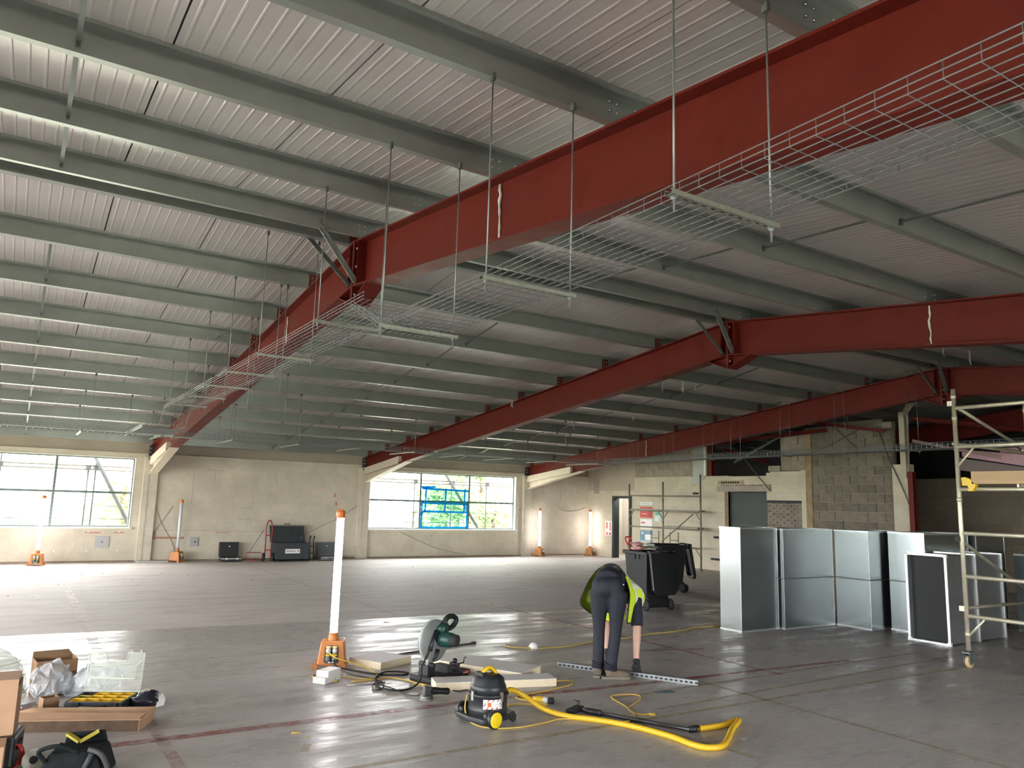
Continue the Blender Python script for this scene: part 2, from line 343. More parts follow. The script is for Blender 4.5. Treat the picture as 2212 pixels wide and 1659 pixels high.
def window(idx, b, z0, z1, y, sgn, mull, trans):
    w = bpy.data.objects.new('window_%d' % idx, None); COL.objects.link(w); w['kind'] = 'structure'; x1 = b + 3 * PANE
    fw = .05
    f = MB(); f.box(b, x1, y - .03, y + .03, z0, z0 + fw); f.box(b, x1, y - .03, y + .03, z1 - fw, z1)
    f.box(b, b + fw, y - .03, y + .03, z0 + fw, z1 - fw); f.box(x1 - fw, x1, y - .03, y + .03, z0 + fw, z1 - fw)
    f.build('window_frame', M_wframe, w)
    for k in (1, 2): MB().box(b + k * PANE - .03, b + k * PANE + .03, y - .035, y + .035, z0 + fw, z1 - fw).build('mullion', M_wframe, w)
    for k in range(3):
        xa = b + k * PANE + (.05 if k == 0 else .03); xb = b + (k + 1) * PANE - (.05 if k == 2 else .03)
        MB().box(xa, xb, y - .034, y + .034, trans - .03, trans + .03).build('transom', M_wframe, w)
        for za, zb in ((z0 + fw, trans - .03), (trans + .03, z1 - fw)): MB().box(xa, xb, y - .004, y + .004, za, zb).build('pane', M_glassf if sgn > 0 else M_glass, w)
    yi = FARY if sgn > 0 else NEARY
    rv = MB(); ya, yb = sorted((yi - sgn * .01, y - sgn * .03)); rv.box(b - .0, b + .012, ya, yb, z0, z1); rv.box(x1 - .012, x1, ya, yb, z0, z1); rv.box(b, x1, ya, yb, z1 - .012, z1)
    rv.build('window_reveal', M_sill, w)
    MB().box(b - .04, x1 + .04, min(ya, yb - .2) - .0, yb, z0 - .03, z0 + .012).build('window_sill', M_sill, w, bev=.004)
    return w
wins = [window(i + 1, b, WIN_Z0, WIN_Z1, FARY + .14, 1, True, 1.755) for i, b in enumerate(WIN_BAYS)]
# the middle light of the right-hand window: protective film held with blue tape
w3 = wins[2]; fx0, fx1 = 9.12 + PANE + .03, 9.12 + 2 * PANE - .03; fy = FARY + .10
MB().box(fx0, fx1, fy, fy + .004, .91, 2.18).build('protective_film', M_film, w3)
for (a, b_, c, d) in [(fx0, 2.16, fx1, 2.12), (fx0 + .16, 2.24, fx0 + .15, 1.44), (fx1 - .14, 2.2, fx1 - .15, 1.42), (fx0 + .88, 2.15, fx0 + .86, 1.45), (fx0, 1.70, fx1, 1.69), (fx0 + .1, 1.44, fx1, 1.42), (fx0 + .12, 1.46, fx0 + .02, 1.3), (fx0 + .03, 1.74, fx0 + .03, .92), (fx0, .92, fx1, .93), (fx0, 2.2, fx0 + .5, 2.22), (fx1 - .03, 1.74, fx1 - .03, .92)]:
    MB().bar((a, fy - .004, b_), (c, fy - .004, d), .004, .065, up=(0, 0, 1) if abs(b_ - d) < .2 else (1, 0, 0)).build('tape_strip', M_tape, w3)
# near wall behind the camera: glazing added for daylight, and side walls
nb = MB(); xs = LEFTX
for b in FILL_NEAR_BAYS:
    nb.box(xs, b, NEARY - .3, NEARY, 0, 3.6); nb.box(b, b + 3 * PANE, NEARY - .3, NEARY, 2.7, 3.6); nb.box(b, b + 3 * PANE, NEARY - .3, NEARY, 0, .1); xs = b + 3 * PANE
nb.box(xs, RIGHTX, NEARY - .3, NEARY, 0, 3.6)
struct('wall_front', nb, mat('darkened front wall', (.16, .13, .10), .9, var=.2, vscale=2))  # unseen wall, coloured dark so the duct fronts mirror a dim space
for i, b in enumerate(FILL_NEAR_BAYS): window(4 + i, b, .1, 2.7, NEARY - .14, -1, True, 2.1)  # unseen window added to light the hall from behind
lb = MB(); ys0 = NEARY - .3
for b in FILL_LEFT_BAYS:
    lb.box(LEFTX - .3, LEFTX, ys0, b, 0, 5.2); lb.box(LEFTX - .3, LEFTX, b, b + 3 * PANE, 2.7, 5.2); lb.box(LEFTX - .3, LEFTX, b, b + 3 * PANE, 0, .1); ys0 = b + 3 * PANE
lb.box(LEFTX - .3, LEFTX, ys0, FARY + .3, 0, 5.2)
struct('wall_left', lb, M_wall_y)
for i, b in enumerate(FILL_LEFT_BAYS):  # unseen glazing added to light the hall from the left
    w = bpy.data.objects.new('window_%d' % (7 + i), None); COL.objects.link(w); w['kind'] = 'structure'; X = LEFTX - .14; y1 = b + 3 * PANE
    f = MB(); f.box(X - .03, X + .03, b, y1, .1, .15); f.box(X - .03, X + .03, b, y1, 2.65, 2.7); f.box(X - .03, X + .03, b, b + .05, .15, 2.65); f.box(X - .03, X + .03, y1 - .05, y1, .15, 2.65); f.build('window_frame', M_wframe, w)
    for k in range(3):
        if k: MB().box(X - .035, X + .035, b + k * PANE - .03, b + k * PANE + .03, .15, 2.65).build('mullion', M_wframe, w)
        MB().box(X - .004, X + .004, b + k * PANE + .05, b + (k + 1) * PANE - .05, .15, 2.65).build('pane', M_glass, w)
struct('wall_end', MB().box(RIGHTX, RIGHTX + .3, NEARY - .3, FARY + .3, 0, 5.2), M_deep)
# marks and fixings on the far wall
M_scuff = mat('dark scuff', (.10, .085, .07), .9); M_faint = mat('faint wall line', (.42, .37, .28), .9); M_redmark = mat('red spray mark', (.55, .22, .17), .8)
def wmark(x, z, w, h, m, name='wall_mark', dy=.003, skew=0.): MB().hexa([(x, FARY - dy, z), (x + w, FARY - dy, z + skew), (x + w, FARY - .0005, z + skew), (x, FARY - .0005, z)], [(x, FARY - dy, z + h), (x + w, FARY - dy, z + h + skew), (x + w, FARY - .0005, z + h + skew), (x, FARY - .0005, z + h)]).build(name, m, wall_back)
for (x, z, w, h, s) in [(4.3, 2.43, .5, .012, 0), (4.55, 1.9, .012, .5, 0), (5.1, 1.42, .5, .01, 0), (5.65, 1.42, .01, .35, 0), (5.75, 1.8, .4, .01, 0), (6.1, 1.8, .01, .3, 0), (6.25, 2.1, .01, .3, 0), (5.3, 1.12, .6, .012, -.05), (4.0, 1.5, .014, .95, 0), (5.0, .77, 1.7, .01, 0), (3.1, .80, 2., .012, 0), (11.3, .62, .05, .08, 0), (10.6, .18, .02, .22, 0), (12.6, 1.05, .4, .012, 0), (15.6, 2.1, .02, .9, 0), (16.4, 1.9, .015, .6, 0)]:
    wmark(x, z, w, h, M_faint, skew=s)
for (x, z, w, h) in [(1.55, .72, .35, .03), (2.2, .72, .25, .03), (4.7, .74, .35, .02), (6.35, .76, .03, .12), (8.05, 1.55, .06, .1), (8.12, 1.3, .05, .08), (8.15, 1.05, .06, .07), (8.0, 1.8, .05, .12)]: wmark(x, z, w, h, M_redmark, 'spray_mark')
for x in [.2, .9, 1.6, 2.3]:
    for z in (.74, .27): wmark(x, z, .035, .035, M_white, 'wall_plug', .006)
for k in range(9): wmark(9.3 + k * .52, .74, .03, .03, M_faint, 'wall_plug'); wmark(9.2 + k * .55, .28, .03, .03, M_faint, 'wall_plug')
wmark(3.0, .58, .9, .05, mat('rust mark', (.35, .2, .12), .8), 'bonding_strip', .02); wmark(2.95, .56, .25, .2, M_conc, 'patched_hole')
def cablerun(pts, r=.006): return MB().tube(smooth_path([(x, FARY - .014, z) for x, z in pts], 6), r, 5).build('loose_cable', mat('dusty cable', (.22, .19, .15), .8), wall_back)
cablerun([(10.2, .78), (10.9, .5), (11.6, .25), (12.6, .06)]); cablerun([(8.85, 1.65), (8.3, 1.25), (7.9, 1.05), (7.2, .72), (6.7, .55)]); cablerun([(15.0, 2.0), (15.1, 1.75), (15.3, 1.6)]); cablerun([(16.2, 1.75), (16.6, 1.55), (17.2, 1.58), (17.55, 1.7)]); cablerun([(14.95, 2.0), (15.05, 1.2), (15.1, .1)]); cablerun([(3.1, 1.5), (3.3, 1.0), (3.6, .5), (3.75, .1)]); cablerun([(3.55, 1.45), (3.3, 1.0), (2.95, .4), (2.9, .1)])
so = thing('wall_plate', 'square grey blanking plate fixed low on wall under left window', 'plate', (1.95, FARY, .5))
MB().box(-.16, .16, -.02, 0, -.14, .14).build('plate', mat('plate grey', (.42, .43, .42), .5), so, bev=.006); MB().cyl((0, -.028, 0), (0, -.018, 0), .018, n=10).build('knob', M_scuff, so)
so = thing('wall_socket', 'small grey box on wall behind the unlit work light', 'socket', (4.15, FARY, .5))
MB().box(-.1, .1, -.05, 0, -.12, .12).build('box', mat('plate grey', (.42, .43, .42), .5), so, bev=.006); MB().cyl((.03, -.056, 0), (.03, -.048, 0), .018, n=10).build('knockout', M_dark, so)

# ================================================================= roof panels
RIB = .0032
def panel_mesh(name, y0, y1):
    W = .988; xs = [(0, 0)]; k = 10
    for i in range(k):
        c = .05 + i * .0985
        xs += [(c - .012, 0), (c - .005, -RIB), (c + .005, -RIB), (c + .012, 0)]
    xs.append((W, 0)); mb = MB(); n = len(xs); vs = []
    for y in (y0, y1):
        vs += [(x, y, rtop(y) + .205 + z) for x, z in xs] + [(W, y, rtop(y) + .26), (0, y, rtop(y) + .26)]
    m = n + 2; mb.add(vs, [(i, (i + 1) % m, m + (i + 1) % m, m + i) for i in range(m)] + [tuple(range(m)), tuple(range(m, 2 * m))[::-1]])
    return mb
cl = MB(); M_rl = mat('translucent fill rooflight sheet', (.8, .8, .78), .4, trans=(.62, .62, .60, .15)); x0 = .516 - 10  # sheet of the added rooflights, lets sky light down to the floor
RLX = sorted(set(r[0] for r in FILL_ROOFLIGHTS))
def slabpiece(xa, xb, y0, y1):
    b = [(xa, y0, rtop(y0) + .262), (xb, y0, rtop(y0) + .262), (xb, y1, rtop(y1) + .262), (xa, y1, rtop(y1) + .262)]
    cl.hexa(b, [(x, y, z + .08) for x, y, z in b])
def isrl(x, y): return any(abs(r[0] - x) < .01 and r[1] - .5 < y < r[2] + .5 for r in FILL_ROOFLIGHTS)
for y0, y1 in ((NEARY - .4, -2.2), (-2.2, APY), (APY, FARY + .4)):
    xa = LEFTX - .4
    for rx in RLX:
        if isrl(rx, (y0 + y1) / 2): slabpiece(xa, rx, y0, y1); xa = rx + 1
    slabpiece(xa, RIGHTX + .4, y0, y1)
ceiling = struct('ceiling', cl, M_dark)
segs = [(NEARY - .3, APY), (APY, FARY + .3), (NEARY - .3, -2.2), (-2.2, APY)]; pm = []
for (ya, yb) in segs:
    a_ = panel_mesh('roof_panel', ya, yb).mesh('roof_panel'); a_.materials.append(M_roof); b_ = a_.copy(); b_.materials.clear(); b_.materials.append(M_rl); pm.append((a_, b_))
def put(me, x, name='roof_panel'):
    o = bpy.data.objects.new(name, me); COL.objects.link(o); o.parent = ceiling; o.location = (x, 0, 0)
for k in range(35):
    x = x0 + k
    if isrl(x, 15): put(pm[0][1], x, 'fill_rooflight'); put(pm[1][1], x, 'fill_rooflight')
    elif isrl(x, -4): put(pm[2][1], x, 'fill_rooflight'); put(pm[3][0], x); put(pm[1][0], x)
    else: put(pm[0][0], x); put(pm[1][0], x)
MB().box(LEFTX, RIGHTX, APY - .2, APY + .2, APZ + .178, APZ + .2).build('ridge_flashing', M_roof, ceiling)

# ================================================================= purlins (Z sections) with anti-sag rods
def zprof(flip=False, t=.004):
    h, fl, lp = .2, .07, .024
    c = [(fl, lp), (fl, 0), (0, 0), (0, h), (-fl, h), (-fl, h - lp)]   # lip, bottom flange (+y), web, top flange (-y), lip
    if flip: c = [(-fl, lp), (-fl, 0), (0, 0), (0, h), (fl, h), (fl, h - lp)]
    # thin-walled outline by offsetting the centreline
    left, right = [], []
    for i, p in enumerate(c):
        a = Vector(c[max(i - 1, 0)]); b = Vector(c[min(i + 1, len(c) - 1)]); q = Vector(p)
        d1 = (q - a).normalized() if i else (b - q).normalized(); d2 = (b - q).normalized() if i < len(c) - 1 else d1
        n1 = Vector((-d1.y, d1.x)); n2 = Vector((-d2.y, d2.x)); nn = (n1 + n2); nn = nn / max(nn.dot(n1), .3)
        left.append(q + nn * t / 2); right.append(q - nn * t / 2)
    return left + right[::-1]
NEARP = [7.64 - 1.405 * k for k in range(11)]; FARP = [8.05 + 1.41 * k for k in range(10)] + [22.05]
ORD = ['first', 'second', 'third', 'fourth', 'fifth', 'sixth', 'seventh', 'eighth', 'ninth', 'tenth', 'eleventh', 'twelfth', 'thirteenth', 'fourteenth', 'fifteenth']
M_cleat = mat('red cleat', (.15, .03, .024), .5)
RAFX = [-3.03, 2.97, 8.97, 14.97, 20.97]
cleat_me = MB().box(-.07, .07, -.012, -.002, .0, .17).mesh('cleat')
BP = [(bx, bz) for bx in (-.03, .03) for bz in (.06, .12)]
bolt_me = MB().cyl((0, -.024, 0), (0, -.012, 0), .008, n=6).mesh('bolt'); cleat_me.materials.append(M_cleat); bolt_me.materials.append(M_steel)
def purlin(y, flip, lab, near, yprev):
    z = rtop(y) + (.003 if near else .003)
    t = thing('roof_purlin', lab, 'purlin', (0, y, z))
    sl = SL if near else -SL; pr_ = zprof(flip)
    MB().prism([(LEFTX + .05, a.x, a.y + a.x * sl) for a in pr_], (RIGHTX - LEFTX - .1, 0, 0)).build('section', M_galv, t)
    for x in RAFX:
        if x < -4 or x > 16: continue
        o = bpy.data.objects.new('cleat', cleat_me); COL.objects.link(o); o.parent = t
        if near:
            o.location = (x, .021, -.001)
            for s in (-.11, .1):
                for bx, bz in BP: q = bpy.data.objects.new('bolt', bolt_me); COL.objects.link(q); q.parent = t; q.location = (x + s + bx, .010, bz)
        else:
            o.location = (x - .03, -.001, -.001)
            for bx, bz in BP: q = bpy.data.objects.new('bolt', bolt_me); COL.objects.link(q); q.parent = t; q.location = (x - .03 + bx, 0, bz)
    if yprev is not None:
        for x in (-5.97, .02, 5.98, 11.98, 17.98):     # anti-sag rods to the next purlin
            d = yprev - y; zz = rtop(yprev) - rtop(y)
            s = MB().bar((x, -.03, .06), (x, d + .03, zz + .15), .03, .012); s.build('sag_rod', M_galvd, t)
            MB().box(x - .012, x + .012, -.024, -.003, .03, .085).build('rod_nut', M_galvd, t)
for i, y in enumerate(NEARP):
    purlin(y, False, 'galvanised Z purlin on the camera side of the ridge, %s out from the ridge' % ORD[i], True, NEARP[i + 1] if i < 10 else None)
for i, y in enumerate(FARP):
    purlin(y, i == 0, 'galvanised Z purlin on the window side of the ridge, %s out from the ridge' % ORD[i], False, FARP[i - 1] if i > 1 else None)

# ================================================================= portal frame rafters
DEP, FW, TF = .53, .21, .018
def sbox(mb, xa, xb, ya, yb, za, zb, off=0):   # box that follows the roof slope; za, zb relative to the rafter top line
    b = [(xa, ya, rtop(ya) + za), (xb, ya, rtop(ya) + za), (xb, yb, rtop(yb) + za), (xa, yb, rtop(yb) + za)]
    t = [(xa, ya, rtop(ya) + zb), (xb, ya, rtop(ya) + zb), (xb, yb, rtop(yb) + zb), (xa, yb, rtop(yb) + zb)]
    return mb.hexa(b, t)
M_haunch = mat('cream painted haunch', (.60, .52, .42), .55, var=.06)
def rafter(x, lab):
    t = thing('portal_rafter', lab, 'beam', (0, 0, 0))
    for ya, yb in ((NEARY + .1, APY), (APY, FARY - .1)):
        sbox(MB(), x - FW / 2, x + FW / 2, ya, yb, -TF, 0).build('top_flange', M_red, t)
        sbox(MB(), x - FW / 2, x + FW / 2, ya, yb, -DEP, -DEP + TF).build('bottom_flange', M_red, t)
        sbox(MB(), x - .006, x + .006, ya, yb, -DEP + TF, -TF).build('web', M_red, t)
    # bolted apex plates with the small haunch below
    zt = APZ - .01; zb = APZ - DEP - .20
    MB().box(x - FW / 2, x + FW / 2, APY - .02, APY + .02, zb, zt).build('apex_plate', M_red, t)
    for s in (-1, 1):
        yy = APY + s * .42; z1 = rtop(yy) - DEP
        h = MB(); h.prism([(x - .006, APY + s * .021, zb + .01), (x - .006, yy, z1), (x - .006, APY + s * .021, APZ - DEP - .005)], (.012, 0, 0)); h.build('haunch_web', M_red, t)
        h = MB(); h.add([(x - FW / 2, APY + s * .021, zb), (x + FW / 2, APY + s * .021, zb), (x + FW / 2, yy, z1 - .001), (x - FW / 2, yy, z1 - .001), (x - FW / 2, APY + s * .021, zb + .015), (x + FW / 2, APY + s * .021, zb + .015), (x + FW / 2, yy, z1 + .014), (x - FW / 2, yy, z1 + .014)], [(0, 1, 2, 3), (7, 6, 5, 4), (0, 4, 5, 1), (1, 5, 6, 2), (2, 6, 7, 3), (3, 7, 4, 0)]); h.build('haunch_flange', M_red, t)
        MB().box(x - FW / 2, x - .006, APY + s * .13 - .006, APY + s * .13 + .006, rtop(APY + .13) - DEP + TF, rtop(APY + .13) - TF).build('stiffener', M_red, t)
        for bz in (-.09, -.3, -.44, -.62):
            MB().cyl((x - .07, APY + s * .02, APZ + bz), (x - .07, APY + s * .036, APZ + bz), .016, n=6).build('bolt', M_steel, t)
        # galvanised knee braces up to the ridge purlins
        yp = 7.64 if s < 0 else 8.06
        MB().bar((x - .09, APY + s * .08, APZ - DEP + .03), (x - .62, yp + s * .0, APZ + .05), .05, .008, up=(0, 1, 0)).build('knee_brace', M_galvd if s > 0 else M_galv, t)
        MB().bar((x - .07, APY + s * .1, APZ - DEP + .03), (x - .60, yp + s * .02, APZ + .05), .008, .05, up=(0, 1, 0)).build('knee_brace_leg', M_galvd, t)
    # eaves: end plate and cream haunch bracket
    ye = FARY - .1; ze = rtop(ye)
    MB().box(x - FW / 2 - .03, x + FW / 2 + .03, ye, FARY, ze - .40, ze - .02).build('end_plate', mat('dark end plate', (.05, .03, .028), .6), t)
    for bz in (-.1, -.2, -.32): MB().cyl((x - .11, ye, ze + bz), (x - .11, ye - .02, ze + bz), .02, n=6).build('bolt', M_steel, t)
    y1 = 19.25; z1 = rtop(y1) - DEP
    MB().prism([(x - .006, FARY, 2.26), (x - .006, FARY, rtop(FARY) - .40), (x - .006, 20.1, rtop(20.1) - .40), (x - .006, y1, z1)], (.012, 0, 0)).build('eaves_haunch_web', M_haunch, t)
    h = MB(); q = [(x - FW / 2, FARY, 2.25), (x + FW / 2, FARY, 2.25), (x + FW / 2, y1, z1 - .016), (x - FW / 2, y1, z1 - .016)]
    h.hexa(q, [(a, b, c + .018) for a, b, c in q]); h.build('eaves_haunch_flange', M_haunch, t)
    sbox(MB(), x - FW / 2 - .004, x - .003, y1 + .5, FARY - .11, -DEP - .006, -DEP * .62).build('eaves_cream_paint', M_haunch, t)
    h = MB(); q = [(x - FW / 2, FARY, 2.58), (x - .006, FARY, 2.58), (x - .006, 20.9, 2.80), (x - FW / 2, 20.9, 2.80)]; h.hexa(q, [(a, b, c + .012) for a, b, c in q]); h.build('eaves_stiffener', M_haunch, t)
    return t
RL = {-3.03: 'red steel portal rafter out of view on the left of the camera', 2.97: 'red steel portal rafter nearest the camera, beside the long basket tray', 8.97: 'middle red steel portal rafter, landing beside the right window', 14.97: 'third red steel portal rafter, above the block end wall', 20.97: 'dark red rafter deep in the unlit space behind the block wall'}
for x in RAFX:
    if x in RL: rafter(x, RL[x])
# ================================================================= end wall on the right: painted blockwork, bare blocks, doors
EX = 17.4
ew = MB()
def eb(y0, y1, z0, z1, x0=EX, x1=EX + .2): ew.box(x0, x1, y0, y1, z0, z1)
eb(16.33, 19.53, 0, 2.74)                                  # painted piece with the scaffold in front
eb(15.48, 16.33, 0, 2.74); eb(14.12, 15.48, 2.28, 2.72); eb(13.0, 14.12, 2.02, 2.80); eb(12.85, 13.0, 0, 2.85); eb(13.0, 14.0, 2.8, 2.83)
eb(10.05, 10.45, 0, 2.93, EX - .03, EX + .2)
eb(20.92, 22.34, 0, 2.3, EX + .25, EX + .45); eb(19.53, 19.95, 0, 2.3, EX + .25, EX + .45); eb(19.95, 20.92, 2.12, 2.3, EX + .25, EX + .45); ew.box(EX + .2, EX + .25, 19.5, 19.55, 0, 3.6)
wall_right = struct('wall_right', ew, M_wall_y)
MB().box(EX + .25, EX + .45, 19.53, 22.34, 2.3, 3.6).build('upper_panel', M_band, wall_right)
MB().box(EX + .235, EX + .25, 21.7, 22.0, 2.2, 2.75).build('patched_hole', M_conc, wall_right)
mo = MB(); mo.box(EX + .03, EX + .19, 16.33, 19.53, 2.74, 3.66); mo.box(EX + .03, EX + .19, 12.85, 13.62, 2.85, 3.82); mo.box(EX + .03, EX + .19, 10.45, 12.66, 0, 3.96); mo.box(EX + .04, EX + .19, 13.0, 14.12, 0, 2.02)
mo.build('mortar_backing', M_mortar, wall_right)
MB().box(EX - .01, EX + .2, 12.66, 12.85, 0, 3.95).build('mortar_strip', mat('yellowed mortar strip', (.30, .22, .12), .95, var=.3, vscale=5, bump=.5), wall_right)
BM = {}
def lay(y0, y1, z0, z1, bl, bh, mats, name='block', gap=.012, ragged=None):
    k = 0; z = z0; row = 0
    while z + bh * .6 < z1:
        y = y0 - (bl / 2 if row % 2 else 0)
        while y < y1 - .02:
            a = max(y, y0) ; b = min(y + bl - gap, y1); y += bl
            if b - a < .05: continue
            if ragged and not ragged((a + b) / 2, z): continue
            L = round(b - a, 2); mi = R_.randrange(len(mats)); key = (name, L, bh, mi, id(mats[0]))
            if key not in BM:
                me = MB().box(0, .12, 0, L, 0, bh - gap).mesh(name); me.materials.append(mats[mi]); BM[key] = me
            o = bpy.data.objects.new(name, BM[key]); COL.objects.link(o); o.parent = wall_right
            o.location = (EX + R_.uniform(-.006, .008) + .004, a, z); k += 1
        z += bh; row += 1
    return k
lay(16.34, 19.52, 2.76, 3.72, .45, .225, M_blockl, ragged=lambda y, z: z < 3.45 or 16.8 < y < 18.9)
lay(12.86, 13.62, 2.87, 3.86, .45, .225, M_blockl, ragged=lambda y, z: y < 13.5 or z < 3.6)
lay(10.46, 12.65, .0, 4.0, .45, .225, M_block, ragged=lambda y, z: z < 3.7 or 10.7 < y < 12.2)
lay(13.66, 14.05, 2.84, 3.0, .3, .16, M_blockl)
lay(13.01, 14.11, .0, 2.0, .225, .075, M_brick, 'brick', .014)
bl = MB(); bl.box(EX - .012, EX, 13.0, 14.12, 1.98, 2.05); bl.build('soldier_gap', M_dark, wall_right)
# door leaf (dark green), frame piece, precast lintel with a hollow core slab above
d2 = bpy.data.objects.new('door_2', None); COL.objects.link(d2); d2['kind'] = 'structure'
MB().box(EX + .06, EX + .11, 14.24, 15.48, 0, 2.26).build('door_leaf', M_dgreen, d2); MB().box(EX - .005, EX + .1, 15.48, 15.62, 0, 2.3).build('door_post', mat('raw brown block edge', (.24, .17, .11), .9, var=.2), d2)
MB().box(EX + .03, EX + .12, 14.12, 14.24, 0, 2.26).build('door_post', M_dgreen, d2); MB().cyl((EX + .05, 14.35, 1.05), (EX - .0, 14.35, 1.05), .02, n=8).build('door_handle', M_dark, d2)
li = thing('lintel', 'grey precast concrete lintel above the dark green door', 'lintel', (EX, 14.9, 2.28)); MB().box(-.04, .12, -.95, .98, 0, .155).build('beam', M_conc, li, bev=.006)
for k in range(6): MB().box(-.03, .1, -.93 + k * .3, -.66 + k * .3, .16, .2).build('levelling_brick', M_blockl[k % 2], li)
MB().box(-.02, .14, .0, .96, .2, .32).build('hollow_slab_edge', mat('slab edge', (.40, .33, .21), .9, var=.1), li)
for k in range(8): MB().cyl((-.025, .2 + k * .085, .262), (.0, .2 + k * .085, .262), .03, n=12).build('slab_core', M_dark, li)
d1 = bpy.data.objects.new('door_1', None); COL.objects.link(d1); d1['kind'] = 'structure'
f = MB(); f.box(EX + .2, EX + .46, 20.84, 20.92, 0, 2.12); f.build('door_frame_post', M_dgreen, d1); MB().box(EX + .2, EX + .46, 19.95, 20.03, 0, 2.12).build('door_frame_post', M_dgreen, d1); MB().box(EX + .2, EX + .46, 20.03, 20.84, 2.04, 2.12).build('door_frame_head', M_dgreen, d1)
# corridor behind door 1
struct('wall_corridor', MB().box(EX + 1.9, EX + 2.0, 18.5, 22.34, 0, 2.6), mat('corridor paint', (.60, .56, .52), .6))
bd = thing('blue_fixture', 'blue and white panel standing in the corridor behind the green door frame', 'panel', (EX + 1.5, 20.35, 0)); MB().box(-.03, .03, -.5, .5, 0, 1.12).build('white_panel', mat('white board', (.8, .82, .85), .5), bd); MB().box(-.05, .05, -.5, .7, 1.12, 1.28).build('blue_rail', mat('blue plastic', (.06, .25, .75), .4), bd); MB().box(-.04, .04, .4, .46, 0, 1.12).build('blue_post', mat('blue plastic', (.06, .25, .75), .4), bd)
cl_ = bpy.data.lights.new('corridor_lamp', 'POINT'); cl_.energy = 45; cl_.shadow_soft_size = .15; clo = bpy.data.objects.new('corridor_lamp', cl_); COL.objects.link(clo); clo.location = (EX + 1.2, 20.6, 2.4)
# steelwork at the end wall
def member(name, lab, p0, p1, w, h, m, up=(0, 0, 1), cat='beam'):
    t = thing(name, lab, cat, p0); d = Vector(p1) - Vector(p0)
    MB().bar((0, 0, 0), d, w, h * .14, up).build('plate', m, t); MB().bar((0, 0, h * .25), d + Vector((0, 0, h * .25)), w * .2, h * .5, up).build('stem', m, t); return t
def hbar(name, lab, p0, p1, w, h, m, cat='beam', up=(0, 0, 1)):
    t = thing(name, lab, cat, p0); d = Vector(p1) - Vector(p0); dn = d.normalized(); u = Vector(up); sd = dn.cross(u).normalized(); u = sd.cross(dn)
    for s in (-1, 1): MB().bar(u * (s * h * .45), d + u * (s * h * .45), w, h * .1, up).build('flange', m, t)
    MB().bar((0, 0, 0), d, w * .1, h * .8, up).build('web', m, t); return t
hbar('steel_post', 'red steel post standing at the end of the cream pier', (EX - .05, 9.97, 0), (EX - .05, 9.97, 2.75), .12, .14, M_red, 'post', up=(1, 0, 0))
hbar('steel_post', 'cream painted post rising above the pier to the roof', (EX, 10.14, 2.6), (EX, 10.14, 4.16), .13, .16, mat('cream post', (.50, .44, .33), .6), 'post', up=(1, 0, 0))
hbar('steel_post', 'red post beside the black opening above the painted wall', (EX + .1, 16.2, 2.72), (EX + .1, 16.2, 3.75), .14, .16, M_red, 'post', up=(1, 0, 0))
hbar('tie_rail', 'horizontal red rail running along the top of the block wall', (EX - .25, 12.0, 3.84), (EX - .25, 19.0, 3.52), .09, .09, M_red)
hbar('tie_rail', 'red rail sloping down in front of the tall bare block wall', (EX - .6, 12.7, 4.1), (EX - .2, 10.5, 3.72), .08, .08, M_red)
hbar('tie_rail', 'short red rail inside the black opening above the green door', (EX + .3, 15.9, 3.55), (EX + 1.4, 15.2, 3.2), .1, .1, M_red)
hbar('tie_rail', 'pinkish red rail sloping behind the scaffold tower post', (EX + .5, 10.2, 4.05), (EX + 2.5, 8.2, 3.75), .1, .1, M_red)
hbar('tie_rail', 'pale pipe crossing the dark gap behind the cream post', (EX + .8, 10.4, 3.55), (EX + 1.2, 8.6, 3.1), .07, .07, mat('pale pink pipe', (.42, .26, .24), .6))
hbar('tie_rail', 'cream rail reaching from the cream post towards the rafter apex', (EX, 10.1, 4.12), (15.2, 8.6, 4.12), .09, .09, mat('cream post', (.50, .44, .33), .6))
hbar('tie_rail', 'grey diagonal strut inside the black opening', (EX + .4, 15.6, 3.15), (EX + .1, 13.7, 3.78), .06, .06, M_galvd)
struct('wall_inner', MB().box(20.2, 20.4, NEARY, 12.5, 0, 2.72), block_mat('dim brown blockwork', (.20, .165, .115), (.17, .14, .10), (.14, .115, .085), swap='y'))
struct('wall_added_dark', MB().box(18.9, 19.0, 12.9, 17.5, 0, 4.0), M_deep)  # black partition added so the opening above the green door stays dark
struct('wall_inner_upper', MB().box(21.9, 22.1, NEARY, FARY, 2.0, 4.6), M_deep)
pk = thing('pink_panel', 'pale pink boarded beam casing behind the scaffold tower plank', 'panel', (18.6, 8.5, 2.6)); M_pink = mat('pink board', (.62, .38, .44), .7, var=.06)
MB().hexa([(0, .95, .55), (.25, .95, .55), (.25, -1.4, .1), (0, -1.4, .1)], [(0, .95, .72), (.25, .95, .72), (.25, -1.4, .42), (0, -1.4, .42)]).build('casing', M_pink, pk); MB().hexa([(.3, .25, .5), (.5, .25, .5), (.5, -.4, .3), (.3, -.4, .3)], [(.3, .25, .74), (.5, .25, .74), (.5, -.1, .74), (.3, -.1, .74)]).build('end_board', M_pink, pk)
MB().hexa([(-.02, 1.1, .25), (.2, 1.1, .25), (.2, -1.4, -.15), (-.02, -1.4, -.15)], [(-.02, 1.1, .54), (.2, 1.1, .54), (.2, -1.4, .09), (-.02, -1.4, .09)]).build('lower_panel', mat('mauve grey panel', (.23, .18, .17), .7), pk)
